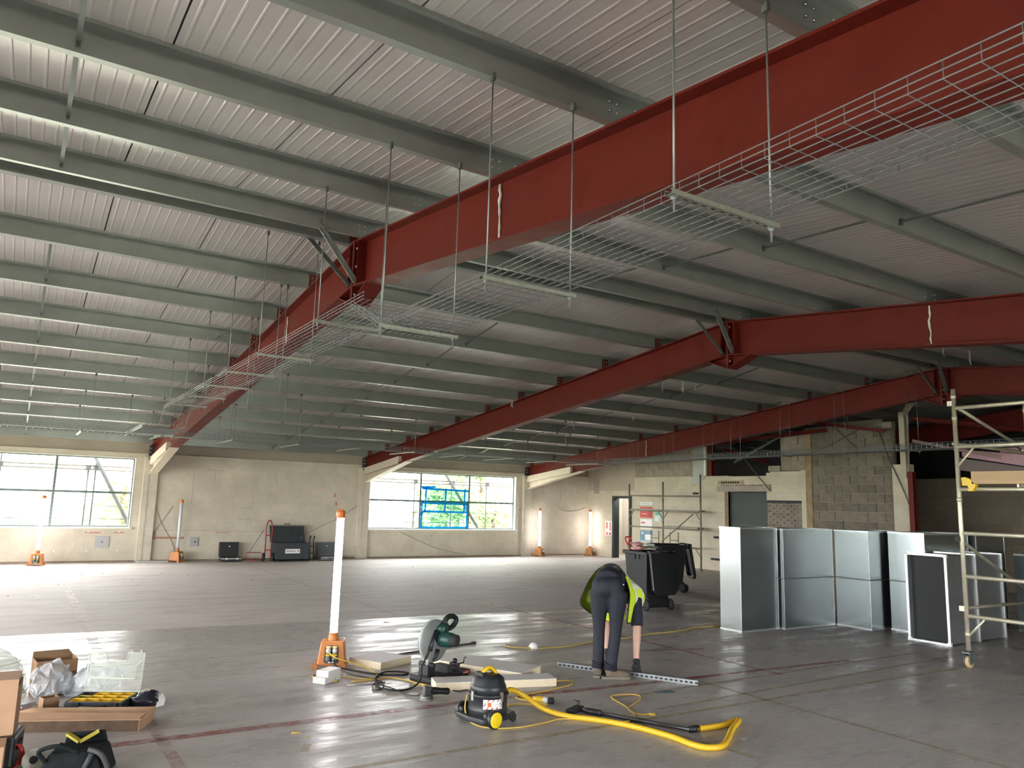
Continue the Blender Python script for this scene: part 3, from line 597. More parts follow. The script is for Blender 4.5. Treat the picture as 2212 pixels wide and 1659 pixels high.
# signs on the painted wall
def sign(lab, y, z, w, h, m, cat='sign', bands=()):
    t = thing('notice_sign', lab, cat, (EX - .002, y, z)); MB().box(-.006, .001, -w / 2, w / 2, -h / 2, h / 2).build('board', m, t)
    for (a, b, c, d, mm) in bands: MB().box(-.009, -.0062, a, b, c, d).build('print', mm, t)
    return t
M_sred = mat('sign red', (.62, .03, .03), .5); M_swh = mat('sign white', (.8, .78, .75), .5); M_sbl = mat('sign blue', (.12, .25, .36), .5); M_sgr = mat('sign green', (.1, .4, .28), .5)
sign('red notice board with white lines on the cream end wall', 18.95, 1.60, .58, .34, M_sred, bands=[(-.0, .2, .04, .06, M_swh), (-.02, .22, -.06, -.04, M_swh), (-.28, -.1, -.15, .15, mat('dark red print', (.35, .01, .01), .5))])
sign('white notice sheet below the red board', 18.95, 1.22, .58, .32, M_swh, bands=[(.05, .24, .02, .06, M_sred)])
sign('blue and white notice sheet lowest on the cream end wall', 18.95, .83, .58, .36, M_sbl, bands=[(-.28, .05, -.12, .06, M_swh), (-.27, .27, -.17, -.15, M_swh), (.15, .22, .06, .13, M_swh)])
sign('thin white label strip above the red board', 18.95, 1.88, .58, .1, M_swh, bands=[(-.2, .22, -.02, .0, M_sgr)])
sign('small green and white safety sign beside the red board', 18.42, 1.5, .26, .36, mat('pale green sign', (.55, .72, .6), .5), bands=[(-.1, .1, .02, .12, M_sgr), (-.05, .12, -.16, -.06, M_swh)])
sg = sign('pair of small red and white stickers by the green door frame', 21.15, 1.0, .34, .5, M_swh, bands=[(-.13, -.04, -.23, -.15, M_sred), (.04, .13, -.23, -.15, M_sred), (-.11, -.07, -.08, .2, M_sred), (.06, .12, -.02, .2, M_sred)]); sg.location.x = EX + .248
hs = thing('hanging_sheet', 'torn white plastic sheet hanging at the top corner of the wall', 'sheet', (EX - .03, 16.6, 2.4)); MB().hexa([(-.01, -.22, .25), (0, .25, .05), (.008, .25, .05), (0, -.22, .25)], [(-.01, -.22, 1.28), (0, .25, 1.15), (.008, .25, 1.15), (0, -.22, 1.28)]).build('sheet', mat('plastic sheet', (.62, .64, .60), .35, trans=(.9, .9, .9, .6)), hs)
hg = thing('hanging_sheet', 'narrow white board edge standing beside the black opening', 'board', (EX - .02, 16.34, 2.75)); MB().box(-.02, .04, -.03, .05, 0, .9).build('board', M_sill, hg)
for lab, y, z, w in [('dark iron bracket low on the cream wall beside the scaffold', 16.0, .32, .3), ('dark iron bracket halfway up the wall beside the ducts', 15.95, .95, .16), ('small dark vent hole high on the cream wall', 16.75, 2.22, .2)]:
    b = thing('wall_bracket', lab, 'bracket', (EX - .01, y, z)); MB().box(-.03, .01, -w / 2, w / 2, -.03, .03).build('plate', M_dark, b); MB().box(-.05, -.03, -w / 4, 0, -.02, .02).build('hook', M_dark, b)
MB().tube(smooth_path([(EX - .05, 14.9, 3.3), (EX - .05, 14.4, 2.75), (EX - .05, 13.95, 2.3)], 5), .012, 5).build('loose_cable', M_scuff, wall_right)
MB().tube(smooth_path([(EX - .3, 14.4, 3.5), (EX - .08, 13.4, 3.3), (EX - .05, 12.5, 3.32), (EX - .06, 11.4, 3.75), (EX - .06, 11.0, 3.95)], 6), .012, 5).build('loose_cable', M_scuff, wall_right)
MB().tube([(EX - .08, 11.9, 3.9), (EX - .06, 11.3, 3.35)], .012, 5).build('loose_cable', M_scuff, wall_right); MB().tube(smooth_path([(EX - .06, 10.75, 3.85), (EX - .06, 10.5, 3.1), (EX - .1, 10.1, 2.2), (EX - .1, 9.98, 1.8)], 5), .014, 5).build('loose_cable', M_scuff, wall_right)

# ================================================================= outdoors seen through the windows
struct('ground', MB().box(-70, 90, -80, 110, -.6, -.25), mat('pale yard ground', (.34, .36, .27), .9, var=.1, vscale=.3))
M_leaf = [mat('leaf %d' % i, c, .55, var=.25, vscale=3) for i, c in enumerate([(.16, .24, .03), (.10, .18, .03), (.20, .28, .05)])]
M_bark = mat('bark', (.10, .075, .05), .9, var=.3, vscale=8, bump=.5)
def tree(lab, x, y, h, rx, m, n, seed):
    r = random.Random(seed); t = thing('tree', lab, 'tree', (x, y, -.25), group='trees outside the windows')
    MB().tube(smooth_path([(0, 0, 0), (.1, .05, h * .3), (-.1, .1, h * .6), (.05, 0, h * .9)], 4), [.16 - .008 * k for k in range(13)], 8).build('trunk', M_bark, t)
    mb = MB()
    blobs = [(r.uniform(-.7, .7) * rx, r.uniform(-.7, .7) * rx, h * r.uniform(.25, .95), rx * r.uniform(.3, .55)) for _ in range(16)]
    for _ in range(n):
        bx, by, bz, br = r.choice(blobs); d = Vector((r.gauss(0, 1), r.gauss(0, 1), r.gauss(0, 1))).normalized() * br * (r.random() ** .4); c = Vector((bx, by, bz)) + d
        u = Vector((r.gauss(0, 1), r.gauss(0, 1), r.gauss(0, .6))).normalized(); v = u.orthogonal().normalized(); s = r.uniform(.07, .16)
        mb.add([c - u * s, c + v * s * .5, c + u * s, c - v * s * .5], [(0, 1, 2, 3)])
    mb.build('leaves', m, t)
tree('yellow-green leafy tree outside the right edge of the left window', 4.4, 31, 6.0, 1.5, M_leaf[0], 1500, 1)
tree('low bright bush outside the left window sill', 3.1, 29.5, 2.6, 1.1, M_leaf[2], 700, 2)
tree('dense green tree behind the taped middle pane', 16.6, 30.5, 5.0, 1.7, M_leaf[1], 2600, 3)
tree('green bush filling the lower taped pane', 15.0, 28.5, 2.8, 1.5, M_leaf[1], 1800, 4)
tree('pale leafy tree outside the right pane of the right window', 18.6, 31.5, 4.6, 1.3, M_leaf[2], 700, 5)
tree('small bush low outside the right pane', 18.1, 29.5, 1.9, .8, M_leaf[2], 350, 6)
M_stube = mat('outdoor scaffold tube', (.009, .011, .012), .7)
def oscaf(lab, x0, x1, diag, ups):
    t = thing('outdoor_scaffold', lab, 'scaffold', (x0, 24.3, -.25)); L = x1 - x0
    for z in (2.62, 2.72): MB().cyl((0, 0, z), (L, 0, z), .028, n=8).build('ledger', mat('pale scaffold tube', (.06, .05, .045), .6), t)
    MB().cyl((0, 0, 1.62), (L, 0, 1.62), .012, n=6).build('rail', M_stube, t); MB().cyl((0, 0, 1.27), (L, 0, 1.27), .012, n=6).build('rail', M_stube, t)
    for u in ups: MB().cyl((u - x0, .06, 0), (u - x0, .06, 5.5 if (u * 7) % 2 < 1 else 2.6), .024, n=8).build('standard', M_stube, t); MB().box(u - x0 - .06, u - x0 + .06, -.05, .1, 2.6, 2.74).build('coupler', M_stube, t)
    for (a, za, b, zb) in diag: MB().cyl((a - x0, -.07, za), (b - x0, -.07, zb), .055, n=8).build('brace', M_stube, t)
oscaf('scaffolding with a diagonal brace outside the left window', -6, 5.2, [(1.55, 3.3, 2.75, 1.1)], [-2.0, -.45, 1.6, 1.78])
oscaf('scaffolding with two diagonal braces outside the right window', 8.2, 17.2, [(9.95, 3.3, 9.1, 1.0), (12.55, 3.2, 14.15, 1.05)], [9.35, 11.6, 13.05, 14.5])
# ================================================================= wire basket trays and trapeze hangers
def basket(lab, p0, p1, width, depth, x_dir, r=.0021):
    """basket tray between p0 and p1 (floor of tray); x_dir: across direction"""
    p0, p1 = Vector(p0), Vector(p1); d = p1 - p0; L = d.length; dn = d.normalized(); ac = Vector(x_dir)
    t = thing('basket_tray', lab, 'cable tray', p0)
    nb_ = int(round(width / .05)); up = ac.cross(dn); up = up if up.z > 0 else -up
    offs = [(k * width / nb_, 0) for k in range(nb_ + 1)] + [(0, depth), (width, depth), (0, depth * .5), (width, depth * .5)]
    lw = MB().tube([(0, 0, 0), d], r * 1.25, 4).mesh('long_wire'); lw.materials.append(M_wire)
    for a, h in offs:
        o = bpy.data.objects.new('long_wire', lw); COL.objects.link(o); o.parent = t; o.location = ac * a + up * h
    cw = MB().tube([up * depth, up * .0 - up * .004, ac * width - up * .004, ac * width + up * depth], r * .85, 4).mesh('cross_wire'); cw.materials.append(M_cross)
    n = int(L / .1)
    for k in range(n + 1):
        o = bpy.data.objects.new('cross_wire', cw); COL.objects.link(o); o.parent = t; o.location = dn * (k * L / max(n, 1))
    return t
basket('long wire basket tray hung beside the near rafter, camera end', (2.03, -1.2, 2.972), (2.03, 5.05, 2.972), .46, .055, (1, 0, 0))
basket('sloping wire basket piece stepping up between two tray levels', (2.04, 4.95, 2.975), (2.04, 5.6, 3.262), .44, .05, (1, 0, 0))
basket('long wire basket tray under the near rafter, running to the windows', (2.03, 5.3, 3.262), (2.03, 14.75, 3.262), .46, .055, (1, 0, 0))
basket('short steep wire basket dropping towards the window wall', (2.04, 14.7, 3.25), (2.04, 15.15, 2.95), .44, .05, (1, 0, 0))
basket('short low wire basket meeting the tray along the window wall', (1.75, 15.0, 2.935), (1.75, 17.6, 2.935), .7, .055, (1, 0, 0), .0035)
basket('wire basket tray running along in front of the window wall', (-3.0, 16.75, 2.925), (14.4, 16.75, 2.925), .42, .10, (0, 1, 0), .003)
basket('wire basket tray crossing in front of the bare block wall', (14.48, 2.6, 3.02), (14.48, 17.6, 3.02), .36, .11, (1, 0, 0), .0046)
def slotted(mb, L, w=.041, h=.021):     # channel, slots facing down, along +x
    mb.box(0, L, -w / 2, -w / 2 + .002, 0, h); mb.box(0, L, w / 2 - .002, w / 2, 0, h)
    k = 0; x = .0; n = max(2, int(L / .05))
    for k in range(n): 
        a = L * k / n; mb.box(a, a + L / n - .028, -w / 2 + .002, w / 2 - .002, 0, .002)
    mb.box(0, L, -w / 2 + .002, -.007, 0, .002); mb.box(0, L, .007, w / 2 - .002, 0, .002)
    mb.box(0, L, -w / 2 + .002, -w / 2 + .009, h - .002, h); mb.box(0, L, w / 2 - .009, w / 2 - .002, h - .002, h); return mb
_ch = {}
def hanger(lab, a, b, z, tops, over, group, r=.0048):
    """trapeze: slotted channel from a to b (xy), two threaded rods up to tops"""
    a, b = Vector((*a, 0)), Vector((*b, 0)); d = b - a; L = d.length
    t = thing('trapeze_hanger', lab, 'hanger', (a.x, a.y, z), math.atan2(d.y, d.x), group)
    kk = round(L, 2)
    if kk not in _ch: _ch[kk] = slotted(MB(), L + 2 * over).mesh('channel'); _ch[kk].materials.append(M_chan)
    o = bpy.data.objects.new('channel', _ch[kk]); COL.objects.link(o); o.parent = t; o.location = (-over, 0, 0)
    for x, zt in ((0, tops[0]), (L, tops[1])):
        MB().tube([(x, 0, -.06), (x, 0, zt - z)], r, 6).build('threaded_rod', M_wire, t)
        nm = MB(); nm.cyl((x, 0, -.012), (x, 0, -.001), .011, n=6); nm.cyl((x, 0, -.003), (x, 0, -.0), .016, n=10); nm.build('nut', M_wire, t)
        MB().box(x - .011, x + .011, -.016, .016, zt - z - .035, zt - z + .01).build('purlin_clip', M_galvd, t)
G1 = 'trapeze hangers along the near rafter'
ys = [2.01, 3.41, 4.82, 6.21, 8.11, 9.53, 10.93, 12.34, 13.75]
nm = ['first', 'second', 'third', 'fourth', 'fifth', 'sixth', 'seventh', 'eighth', 'ninth']
for i, y in enumerate(ys):
    z = 2.95 if i < 3 else 3.24
    hanger('trapeze hanger of rods and slotted channel under the near basket tray, %s from the camera' % nm[i], (1.985, y), (2.545, y), z, (rtop(y) + .005, rtop(y) + .005), .03, G1)
hanger('trapeze hanger holding the low basket end near the left window', (1.7, 16.55), (2.5, 16.55), 2.91, (rtop(16.55), rtop(16.55)), .03, G1)
for i in range(11):
    x = 3.67 + 1.386 * (i - 3)
    if x > 14.2: break
    hanger('trapeze hanger of the tray along the window wall, %s from the left' % ORD[i], (x, 16.53), (x, 17.94), 2.90, (rtop(16.53), rtop(17.94)), .03, 'trapeze hangers along the window wall', .004)
for i, y in enumerate([16.5, 15.1, 13.7, 12.8, 11.35, 9.95, 8.35, 6.2, 4.8, 3.4]):
    hanger('trapeze hanger of the tray before the block wall, %s from the window wall' % ORD[i], (14.5, y), (14.84, y), 3.0, (rtop(y), rtop(y)), .04, 'trapeze hangers before the block wall', .004)
# loose rods without a channel, hanging from the purlins
for i, (x, y, zb) in enumerate([(2.9, 12.3, 2.95), (3.9, 13.7, 3.05), (3.3, 15.1, 2.9), (4.6, 15.1, 2.95), (.95, 15.1, 3.3), (9.4, 16.5, 3.1), (11.2, 15.1, 3.2), (12.4, 16.5, 3.05), (2.62, 9.5, 3.05), (2.62, 10.9, 3.0)]):
    t = thing('threaded_rod', 'single loose threaded rod hanging from a purlin, %s of ten from the left' % ORD[[4, 6, 5, 7, 0, 8, 9 - 1 + 0, 9, 1, 2][i] if False else i], 'rod', (x, y, zb))
    MB().tube([(0, 0, 0), (0, 0, rtop(y) - zb)], .004, 6).build('rod', M_wire, t); MB().box(-.014, .014, -.02, .02, rtop(y) - zb - .05, rtop(y) - zb).build('purlin_clip', M_galvd, t)
# torn strips of old lining still stuck to the purlins and drips of paint on the rafters
M_rag = mat('torn pale lining', (.45, .55, .50), .7); M_ragw = mat('torn white lining', (.62, .60, .56), .7)
rags = [(10.05, 10.87, .22), (10.45, 10.87, .28), (11.0, 10.87, .24), (11.35, 10.87, .16), (9.1, 12.28, .14), (12.2, 13.69, .2), (11.5, 15.1, .2), (8.75, 13.69, .18), (10.6, 6.23, .2), (9.9, 6.23, .26), (10.9, 6.23, .22), (12.0, 6.23, .2), (12.8, 6.23, .24), (16.9, 11.2, .3)]
for i, (x, y, l) in enumerate(rags):
    t = thing('torn_strip', 'torn scrap of pale lining hanging below a purlin, number %s from the middle rafter' % ORD[i], 'scrap', (x, y + .05, rtop(y)), group='torn lining scraps under the purlins')
    q = [(0, 0, .02), (.01, .005, -l * .35), (-.015, 0, -l * .7), (.02, 0, -l)]; w = [.012, .02, .028, .008]; mb = MB()
    for k in range(3):
        a, b = Vector(q[k]), Vector(q[k + 1]); mb.hexa([(b.x - w[k + 1], b.y, b.z), (b.x + w[k + 1], b.y, b.z), (b.x + w[k + 1], b.y + .002, b.z), (b.x - w[k + 1], b.y + .002, b.z)], [(a.x - w[k], a.y, a.z), (a.x + w[k], a.y, a.z), (a.x + w[k], a.y + .002, a.z), (a.x - w[k], a.y + .002, a.z)])
    mb.build('strip', M_rag if i % 2 else M_ragw, t)
def sealant(x, y, lab):
    t = thing('sealant_run', lab, 'sealant', (x - .012, y, rtop(y) - .3)); r = random.Random(int(y * 10)); mb = MB(); pts = [(r.uniform(-.004, .0), r.uniform(-.012, .012), .27 - k * .045) for k in range(12)]
    mb.tube(pts, [r.uniform(.006, .017) for _ in pts], 6); mb.build('bead', M_ragw, t)
    MB().box(-.09, .0, -.02, .02, -.222, -.21).build('smear', M_ragw, t)
sealant(2.97, 4.9, 'ragged white sealant run down the near rafter web'); sealant(8.97, 4.83, 'ragged white sealant run down the middle rafter web'); sealant(14.97, 16.3, 'ragged white sealant run down the third rafter web'); sealant(2.97, 10.6, 'small white rag tied to the near rafter past the ridge')
# ================================================================= ductwork standing on the floor
def duct(lab, x0, x1, y0, y1, h, seams=(.75,), m=None, lip=True):
    m = m or M_duct; t = thing('duct_section', lab, 'duct', (x0, y0, 0)); W, D = x1 - x0, y1 - y0; e = .006
    MB().box(0, W, 0, e, 0, h).build('side_panel', m, t); MB().box(0, W, D - e, D, 0, h).build('side_panel', m, t)
    MB().box(0, e, e, D - e, 0, h).build('side_panel', m, t); MB().box(W - e, W, e, D - e, 0, h).build('side_panel', m, t)
    for z in (.012, h - .014):
        f = MB(); q = .006; f.box(-q, W + q, -q, 0, z - .012, z + .014); f.box(-q, W + q, D, D + q, z - .012, z + .014); f.box(-q, 0, 0, D, z - .012, z + .014); f.box(W, W + q, 0, D, z - .012, z + .014); f.build('end_flange', M_ductflange, t)
    for z in seams:
        f = MB(); q = .008; f.box(-q, W + q, -q, 0, z - .008, z + .008); f.box(-q, 0, 0, D, z - .008, z + .008); f.box(W, W + q, 0, D, z - .008, z + .008); f.build('seam', M_galvd, t)
    for (a, b) in ((-.004, -.004), (W - .004, -.004)): MB().box(a, a + .008, b, b + .008, .02, h - .02).build('corner_seam', M_ductflange, t)
    return t
duct('bright galvanised duct at the end of the upright row nearest the bins', 9.12, 9.95, 7.90, 8.3, 1.515, ())
duct('wide grey galvanised duct standing second from the bins', 9.99, 11.21, 7.82, 8.4, 1.505)
duct('blotchy galvanised duct standing third from the bins', 11.245, 12.3, 7.21, 7.80, 1.50)
duct('galvanised upright duct right behind the lying open-ended duct', 11.66, 12.92, 6.56, 7.14, 1.50)
duct('galvanised duct partly hidden behind the scaffold tower post', 13.05, 13.95, 6.5, 7.15, 1.49)
duct('dark low duct farthest along the row, behind the scaffold tower', 13.6, 14.9, 5.6, 6.2, 1.2, (.6,), mat('dull duct sheet', (.16, .20, .20), .5, .7, var=.2, vscale=4))
t = thing('open_duct', 'open-ended duct lying on edge with pale flanges and black mouth', 'duct', (11.03, 5.92, 0)); L, D, H, e = 1.56, .56, 1.235, .008
for nme, b in (('side_panel', (0, L, 0, e, .02, H - .02)), ('side_panel', (0, L, D - e, D, .02, H - .02)), ('top_panel', (0, L, e, D - e, H - .03, H - .022)), ('bottom_panel', (0, L, e, D - e, .02, .028)), ('shade_end_cap', (L - .03, L - .02, e, D - e, .03, H - .03))):
    MB().box(*b).build(nme, mat('dull lined duct', (.30, .31, .31), .45, .75, var=.15, vscale=4) if nme != 'shade_end_cap' else M_dark, t)  # far end: black cap added so the inside stays dark
MB().box(.10, .12, e, D - e, .03, H - .03).build('mouth_shade', M_dark, t)  # black sheet just inside the mouth, painted shade of the hollow duct
for x in (0, .79, L - .02):
    f = MB(); w = .035; f.box(x - .012, x + .014, -.02, w - .02, 0, H); f.box(x - .012, x + .014, D - .015, D + .02, 0, H); f.box(x - .012, x + .014, w - .02, D - .015, 0, w - .01); f.box(x - .012, x + .014, w - .02, D - .015, H - w, H); f.build('flange_frame', M_ductflange, t)
    for (a, b) in ((-.02, 0), (D - .02, 0), (-.02, H - .045), (D - .02, H - .045)): MB().box(x - .018, x + .018, a - .004, a + .045, b, b + .045).build('corner_piece', M_white if x == 0 else M_ductflange, t)

# ================================================================= near scaffold tower
t = thing('scaffold_tower', 'mobile aluminium scaffold tower on castors beside the lying duct', 'scaffold tower', (9.72, 5.0, 0)); WY = 1.3; LX = 1.85
for fx in (0, LX):
    for fy in (0, -WY):
        MB().tube([(fx, fy, .20), (fx, fy, 3.34)], .026, 12).build('standard', M_alu, t)
        for z in (.36, 1.95, 2.95, 3.22): MB().cyl((fx, fy, z), (fx, fy, z + .05), .031, n=12).build('spigot_collar', M_alu, t)
        c = thing('castor_tmp', '', ''); del c['label'], c['category']; c.name = 'castor'; c.parent = t; c.location = (fx, fy, 0)
        MB().lathe([(.068, -.02), (.075, -.012), (.075, .012), (.068, .02)], 20, (0, 0, .075), (0, 1, 0)).build('wheel', mat('cream castor tyre', (.62, .42, .18), .6, col2=(.45, .36, .24), var=.1), c)
        MB().lathe([(.04, -.024), (.04, .024)], 14, (0, 0, .075), (0, 1, 0)).build('hub', M_steel, c)
        MB().box(-.06, .05, -.035, -.028, .06, .17).build('fork_side', M_galvd, c); MB().box(-.06, .05, .028, .035, .06, .17).build('fork_side', M_galvd, c); MB().box(-.07, .07, -.045, .045, .168, .185).build('fork_top', M_galvd, c)
        MB().cyl((0, 0, .18), (0, 0, .28), .019, n=10).build('stem', M_steel, c); MB().box(-.1, -.04, -.03, .03, .145, .158).build('brake_lever', M_dark, c)
    for z in (.60, 1.06, 1.57, 2.10, 2.62, 3.10): MB().tube([(fx, -.02, z), (fx, -WY + .02, z)], .024, 10).build('rung', M_alu, t)
    for z, s in ((.60, -1), (2.62, -1)): MB().tube([(fx, 0, z - .2 - .05), (fx, -.2, z - .02)], .014, 8).build('rung_brace', M_alu, t)
for fy in (.035, -WY - .035):
    MB().tube([(0, fy, 1.5), (LX, fy, .72)], .021, 10).build('diagonal_brace', M_alud, t); MB().tube([(0, fy, .68), (LX, fy, .68)], .021, 10).build('horizontal_brace', M_alud, t); MB().tube([(0, fy, 3.16), (LX, fy, 2.7)], .021, 10).build('diagonal_brace', M_alu, t); MB().tube([(0, fy, 2.66), (LX, fy, 2.66)], .02, 10).build('guard_rail', M_alu, t)
    for p in ((0, fy, 1.5), (0, fy, .68), (0, fy, 3.16), (LX, fy, 2.7), (LX, fy, .72)): MB().box(p[0] - .035, p[0] + .035, fy - .03, fy + .03, p[2] - .03, p[2] + .03).build('brace_hook', M_dark if p[2] == 1.5 else M_alu, t)
pt = thing('scaffold_platform', 'plywood scaffold deck resting on the tower rungs', 'platform', (9.8, 3.75, 2.13)); MB().box(0, 1.7, 0, .6, 0, .03).build('deck', mat('ply deck', (.30, .22, .15), .7, var=.15), pt); MB().box(-.02, 1.72, -.02, 0, -.03, .05).build('edge_rail', M_alu, pt); MB().box(-.02, 1.72, .6, .62, -.03, .05).build('edge_rail', M_alu, pt)
tb = thing('toe_board', 'pale wooden toe board on edge along the scaffold tower', 'plank', (9.66, 3.7, 2.16)); MB().box(0, .025, 0, 1.12, 0, .15).build('board', mat('pine plank', (.46, .31, .17), .65, var=.12, vscale=4, stretch=(1, .3, 6)), tb, bev=.003)
yc = thing('toe_board_clip', 'yellow plastic toe board clip gripping the scaffold rung', 'clip', (9.68, 4.85, 2.12)); M_clip = mat('clip yellow', (.75, .50, .02), .4)
MB().prism([(-.02, .09, .12), (-.02, .08, .02), (-.02, .02, .02), (-.02, .0, -.03), (-.02, -.05, -.03), (-.02, -.08, .03), (-.02, -.02, .10), (-.02, .04, .125)], (.07, 0, 0)).build('clip_body', M_clip, yc, bev=.004); MB().box(-.03, .06, -.045, .01, -.045, -.02).build('hook', M_clip, yc)

# ================================================================= scaffold frame by the end wall
t = thing('wall_scaffold', 'rusty brown tube scaffold frame standing against the cream end wall', 'scaffold', (16.75, 15.95, 0)); ys_ = (0, 1.55, 3.1)
for k, y in enumerate(ys_):
    for x in (0,):
        MB().tube([(x, y, .02), (x, y, [2.75, 2.55, 2.5][k])], .026, 10).build('standard', M_alud, t); MB().cyl((x, y, 0), (x, y, .02), .06, n=10).build('base_plate', M_alud, t)
        for z in (.35, 1.3, 1.95): MB().cyl((x, y, z), (x, y, z + .06), .033, n=10).build('collar', M_alud, t)
for a, b in ((0, 1.55), (1.55, 3.1)):
    for z in (.62, 1.15, 1.66, 2.12): MB().tube([(0, a, z), (0, b, z)], .022, 8).build('ledger', M_alud, t)
    for z in (1.66, .62): MB().tube([(0, a, z - .25), (0, a + .22, z)], .014, 6).build('gusset_brace', M_alud, t); MB().tube([(0, b, z - .25), (0, b - .22, z)], .014, 6).build('gusset_brace', M_alud, t)
MB().tube([(-.05, .25, 1.6), (-.05, 1.55, .75)], .02, 8).build('diagonal_brace', M_alud, t)
MB().box(-.02, .25, 1.6, 3.0, 1.68, 1.72).build('board', mat('grey scaffold board', (.30, .27, .22), .8, var=.15), t); MB().box(-.02, .25, .05, 1.5, 1.68, 1.72).build('board', mat('grey scaffold board', (.30, .27, .22), .8, var=.15), t); MB().box(-.02, .22, .1, 1.5, 1.17, 1.22).build('board', mat('grey scaffold board', (.30, .27, .22), .8, var=.15), t)
tr = thing('trestle', 'small tube trestle with a crossbar behind the bins, farther one', 'trestle', (16.95, 17.9, 0)); t2 = thing('trestle', 'small tube trestle with a crossbar behind the bins, nearer one', 'trestle', (16.5, 16.6, 0))
for q in (tr, t2):
    for y in (0, .34): MB().tube([(0, y, 0), (0, y, 1.05)], .014, 8).build('leg', M_alud, q)
    for z in (.45, .82): MB().tube([(0, 0, z), (0, .34, z)], .013, 8).build('crossbar', M_alud, q)

# ================================================================= wheelie bins
M_bin = mat('black bin plastic', (.011, .012, .013), .5, var=.25, vscale=6)
def bin_(lab, x, y, rz, lid_ang):
    t = thing('wheelie_bin', lab, 'bin', (x, y, 0), rz)
    def ring(z, w, d, yo=0): return [(-w / 2, -d / 2 + yo, z), (w / 2, -d / 2 + yo, z), (w / 2, d / 2 + yo, z), (-w / 2, d / 2 + yo, z)]
    b = MB(); lv = [ring(.06, .44, .50), ring(.25, .47, .56), ring(.95, .56, .68, -.01), ring(.98, .57, .70, -.01)]
    inn = [ring(.98, .54, .66, -.01), ring(.70, .50, .60, -.01)]
    vs = sum(lv + inn, []); n = len(lv + inn); fs = [(3, 2, 1, 0)] + [(i * 4 + k, i * 4 + (k + 1) % 4, i * 4 + 4 + (k + 1) % 4, i * 4 + 4 + k) for i in range(n - 1) for k in range(4)] + [tuple((n - 1) * 4 + k for k in range(4))]
    b.add(vs, fs); b.build('body', M_bin, t, bev=.02)
    r = MB(); r.box(-.31, .31, -.38, -.345, .94, 1.0); r.box(-.31, .31, .325, .36, .94, 1.0); r.box(-.31, -.275, -.345, .325, .94, 1.0); r.box(.275, .31, -.345, .325, .94, 1.0); r.build('rim', M_bin, t, bev=.012)
    for s in (-.12, .0): MB().box(-.30, -.288, s - .012, s + .012, .86, .95).build('rib', M_bin, t)
    MB().tube([(-.27, -.45, 1.0), (.27, -.45, 1.0)], .016, 8).build('handle', M_bin, t)
    for s in (-.27, -.09, .09, .27): MB().box(s - .015, s + .015, -.46, -.37, .975, 1.02).build('handle_bracket', M_bin, t)
    for s in (-1, 1):
        w = MB().lathe([(.085, -.024), (.1, -.014), (.1, .014), (.085, .024)], 24, (s * .255, -.29, .1), (1, 0, 0)).build('wheel', M_rubber, t); MB().lathe([(.05, -.028), (.05, .028)], 14, (s * .255, -.29, .1), (1, 0, 0)).build('hub', M_dark, t)
    MB().cyl((-.25, -.29, .1), (.25, -.29, .1), .012, n=8).build('axle', M_steel, t); MB().box(-.22, .22, -.31, -.2, .05, .22).build('axle_housing', M_bin, t, bev=.01)
    # the lid, thrown open and hanging down behind
    rot = Matrix.Rotation(lid_ang, 4, 'X'); piv = Vector((0, -.45, 1.02))
    def lp(p): return piv + rot @ Vector(p)
    lid = MB(); o = [(-.28, .03), (.28, .03), (.26, .66), (.18, .74), (-.18, .74), (-.26, .66)]; i_ = [(x * .82, .1 + (y - .03) * .84) for x, y in o]
    vs = [lp((x, y, 0)) for x, y in o] + [lp((x, y, .05)) for x, y in o] + [lp((x, y, .055)) for x, y in i_] + [lp((x * .94, .02 + y * .96, .006)) for x, y in i_]
    n = 6; fs = [tuple(range(n))[::-1]]
    for a in range(3):
        for k in range(n): fs.append((a * n + k, a * n + (k + 1) % n, (a + 1) * n + (k + 1) % n, (a + 1) * n + k))
    fs.append(tuple(3 * n + k for k in range(n))); lid.add(vs, fs); lid.build('lid', mat('glossy lid plastic', (.013, .014, .015), .25), t, bev=.008)
    return t
bin_('black wheelie bin behind the worker with its lid hanging open', 9.64, 10.45, -.13, math.radians(-97))
bin_('black wheelie bin farther back, lid thrown open to the right', 11.94, 12.36, 1.1, math.radians(-100))
M_rw = mat('red and white print', (.55, .04, .05), .5, col2=(.75, .72, .68), vscale=9)
for i, (lab, p, r, mm) in enumerate([('crumpled red and white packet on top of the near bin', (9.52, 10.58, 1.0), (.15, .11, .045), M_rw), ('second red and white packet stacked on the first one', (9.57, 10.66, 1.075), (.12, .09, .032), M_rw)]):
    t = thing('packet', lab, 'packet', p); mb = MB(); mb.ellipsoid((0, 0, r[2]), r, 12, 7); rr = random.Random(i)
    mb.v = [(x + rr.uniform(-.012, .012), y + rr.uniform(-.012, .012), max(.0, z + rr.uniform(-.008, .008))) for x, y, z in mb.v]; mb.build('wrapper', mm, t, weld=True); MB().box(-r[0] * .5, r[0] * .5, -.03, .03, r[2] * 1.7, r[2] * 1.9).build('seal_fold', M_swh, t)
t = thing('packing_sheet', 'pale green packing sheet lying across the bin tops', 'sheet', (9.72, 10.58, 1.0)); mb = MB(); nx = 8; vs = []
for i in range(nx + 1):
    for j in (0, 1): vs.append((.02 + i * .05, j * .28 + .02 * math.sin(i), .02 + .035 * math.sin(i * .9) ** 2 + .012 * j))
mb.add(vs, [(2 * i, 2 * i + 1, 2 * i + 3, 2 * i + 2) for i in range(nx)], True); o = mb.build('sheet', mat('pale green foam sheet', (.42, .50, .34), .6), t); sm = o.modifiers.new('solid', 'SOLIDIFY'); sm.thickness = .006
t = thing('shovel', 'shovel with red D handle leaning in the near bin', 'shovel', (9.44, 10.68, .72)); MB().tube([(0, 0, 0), (-.02, .06, .36)], .016, 8).build('shaft', mat('ash shaft', (.4, .26, .14), .6), t)
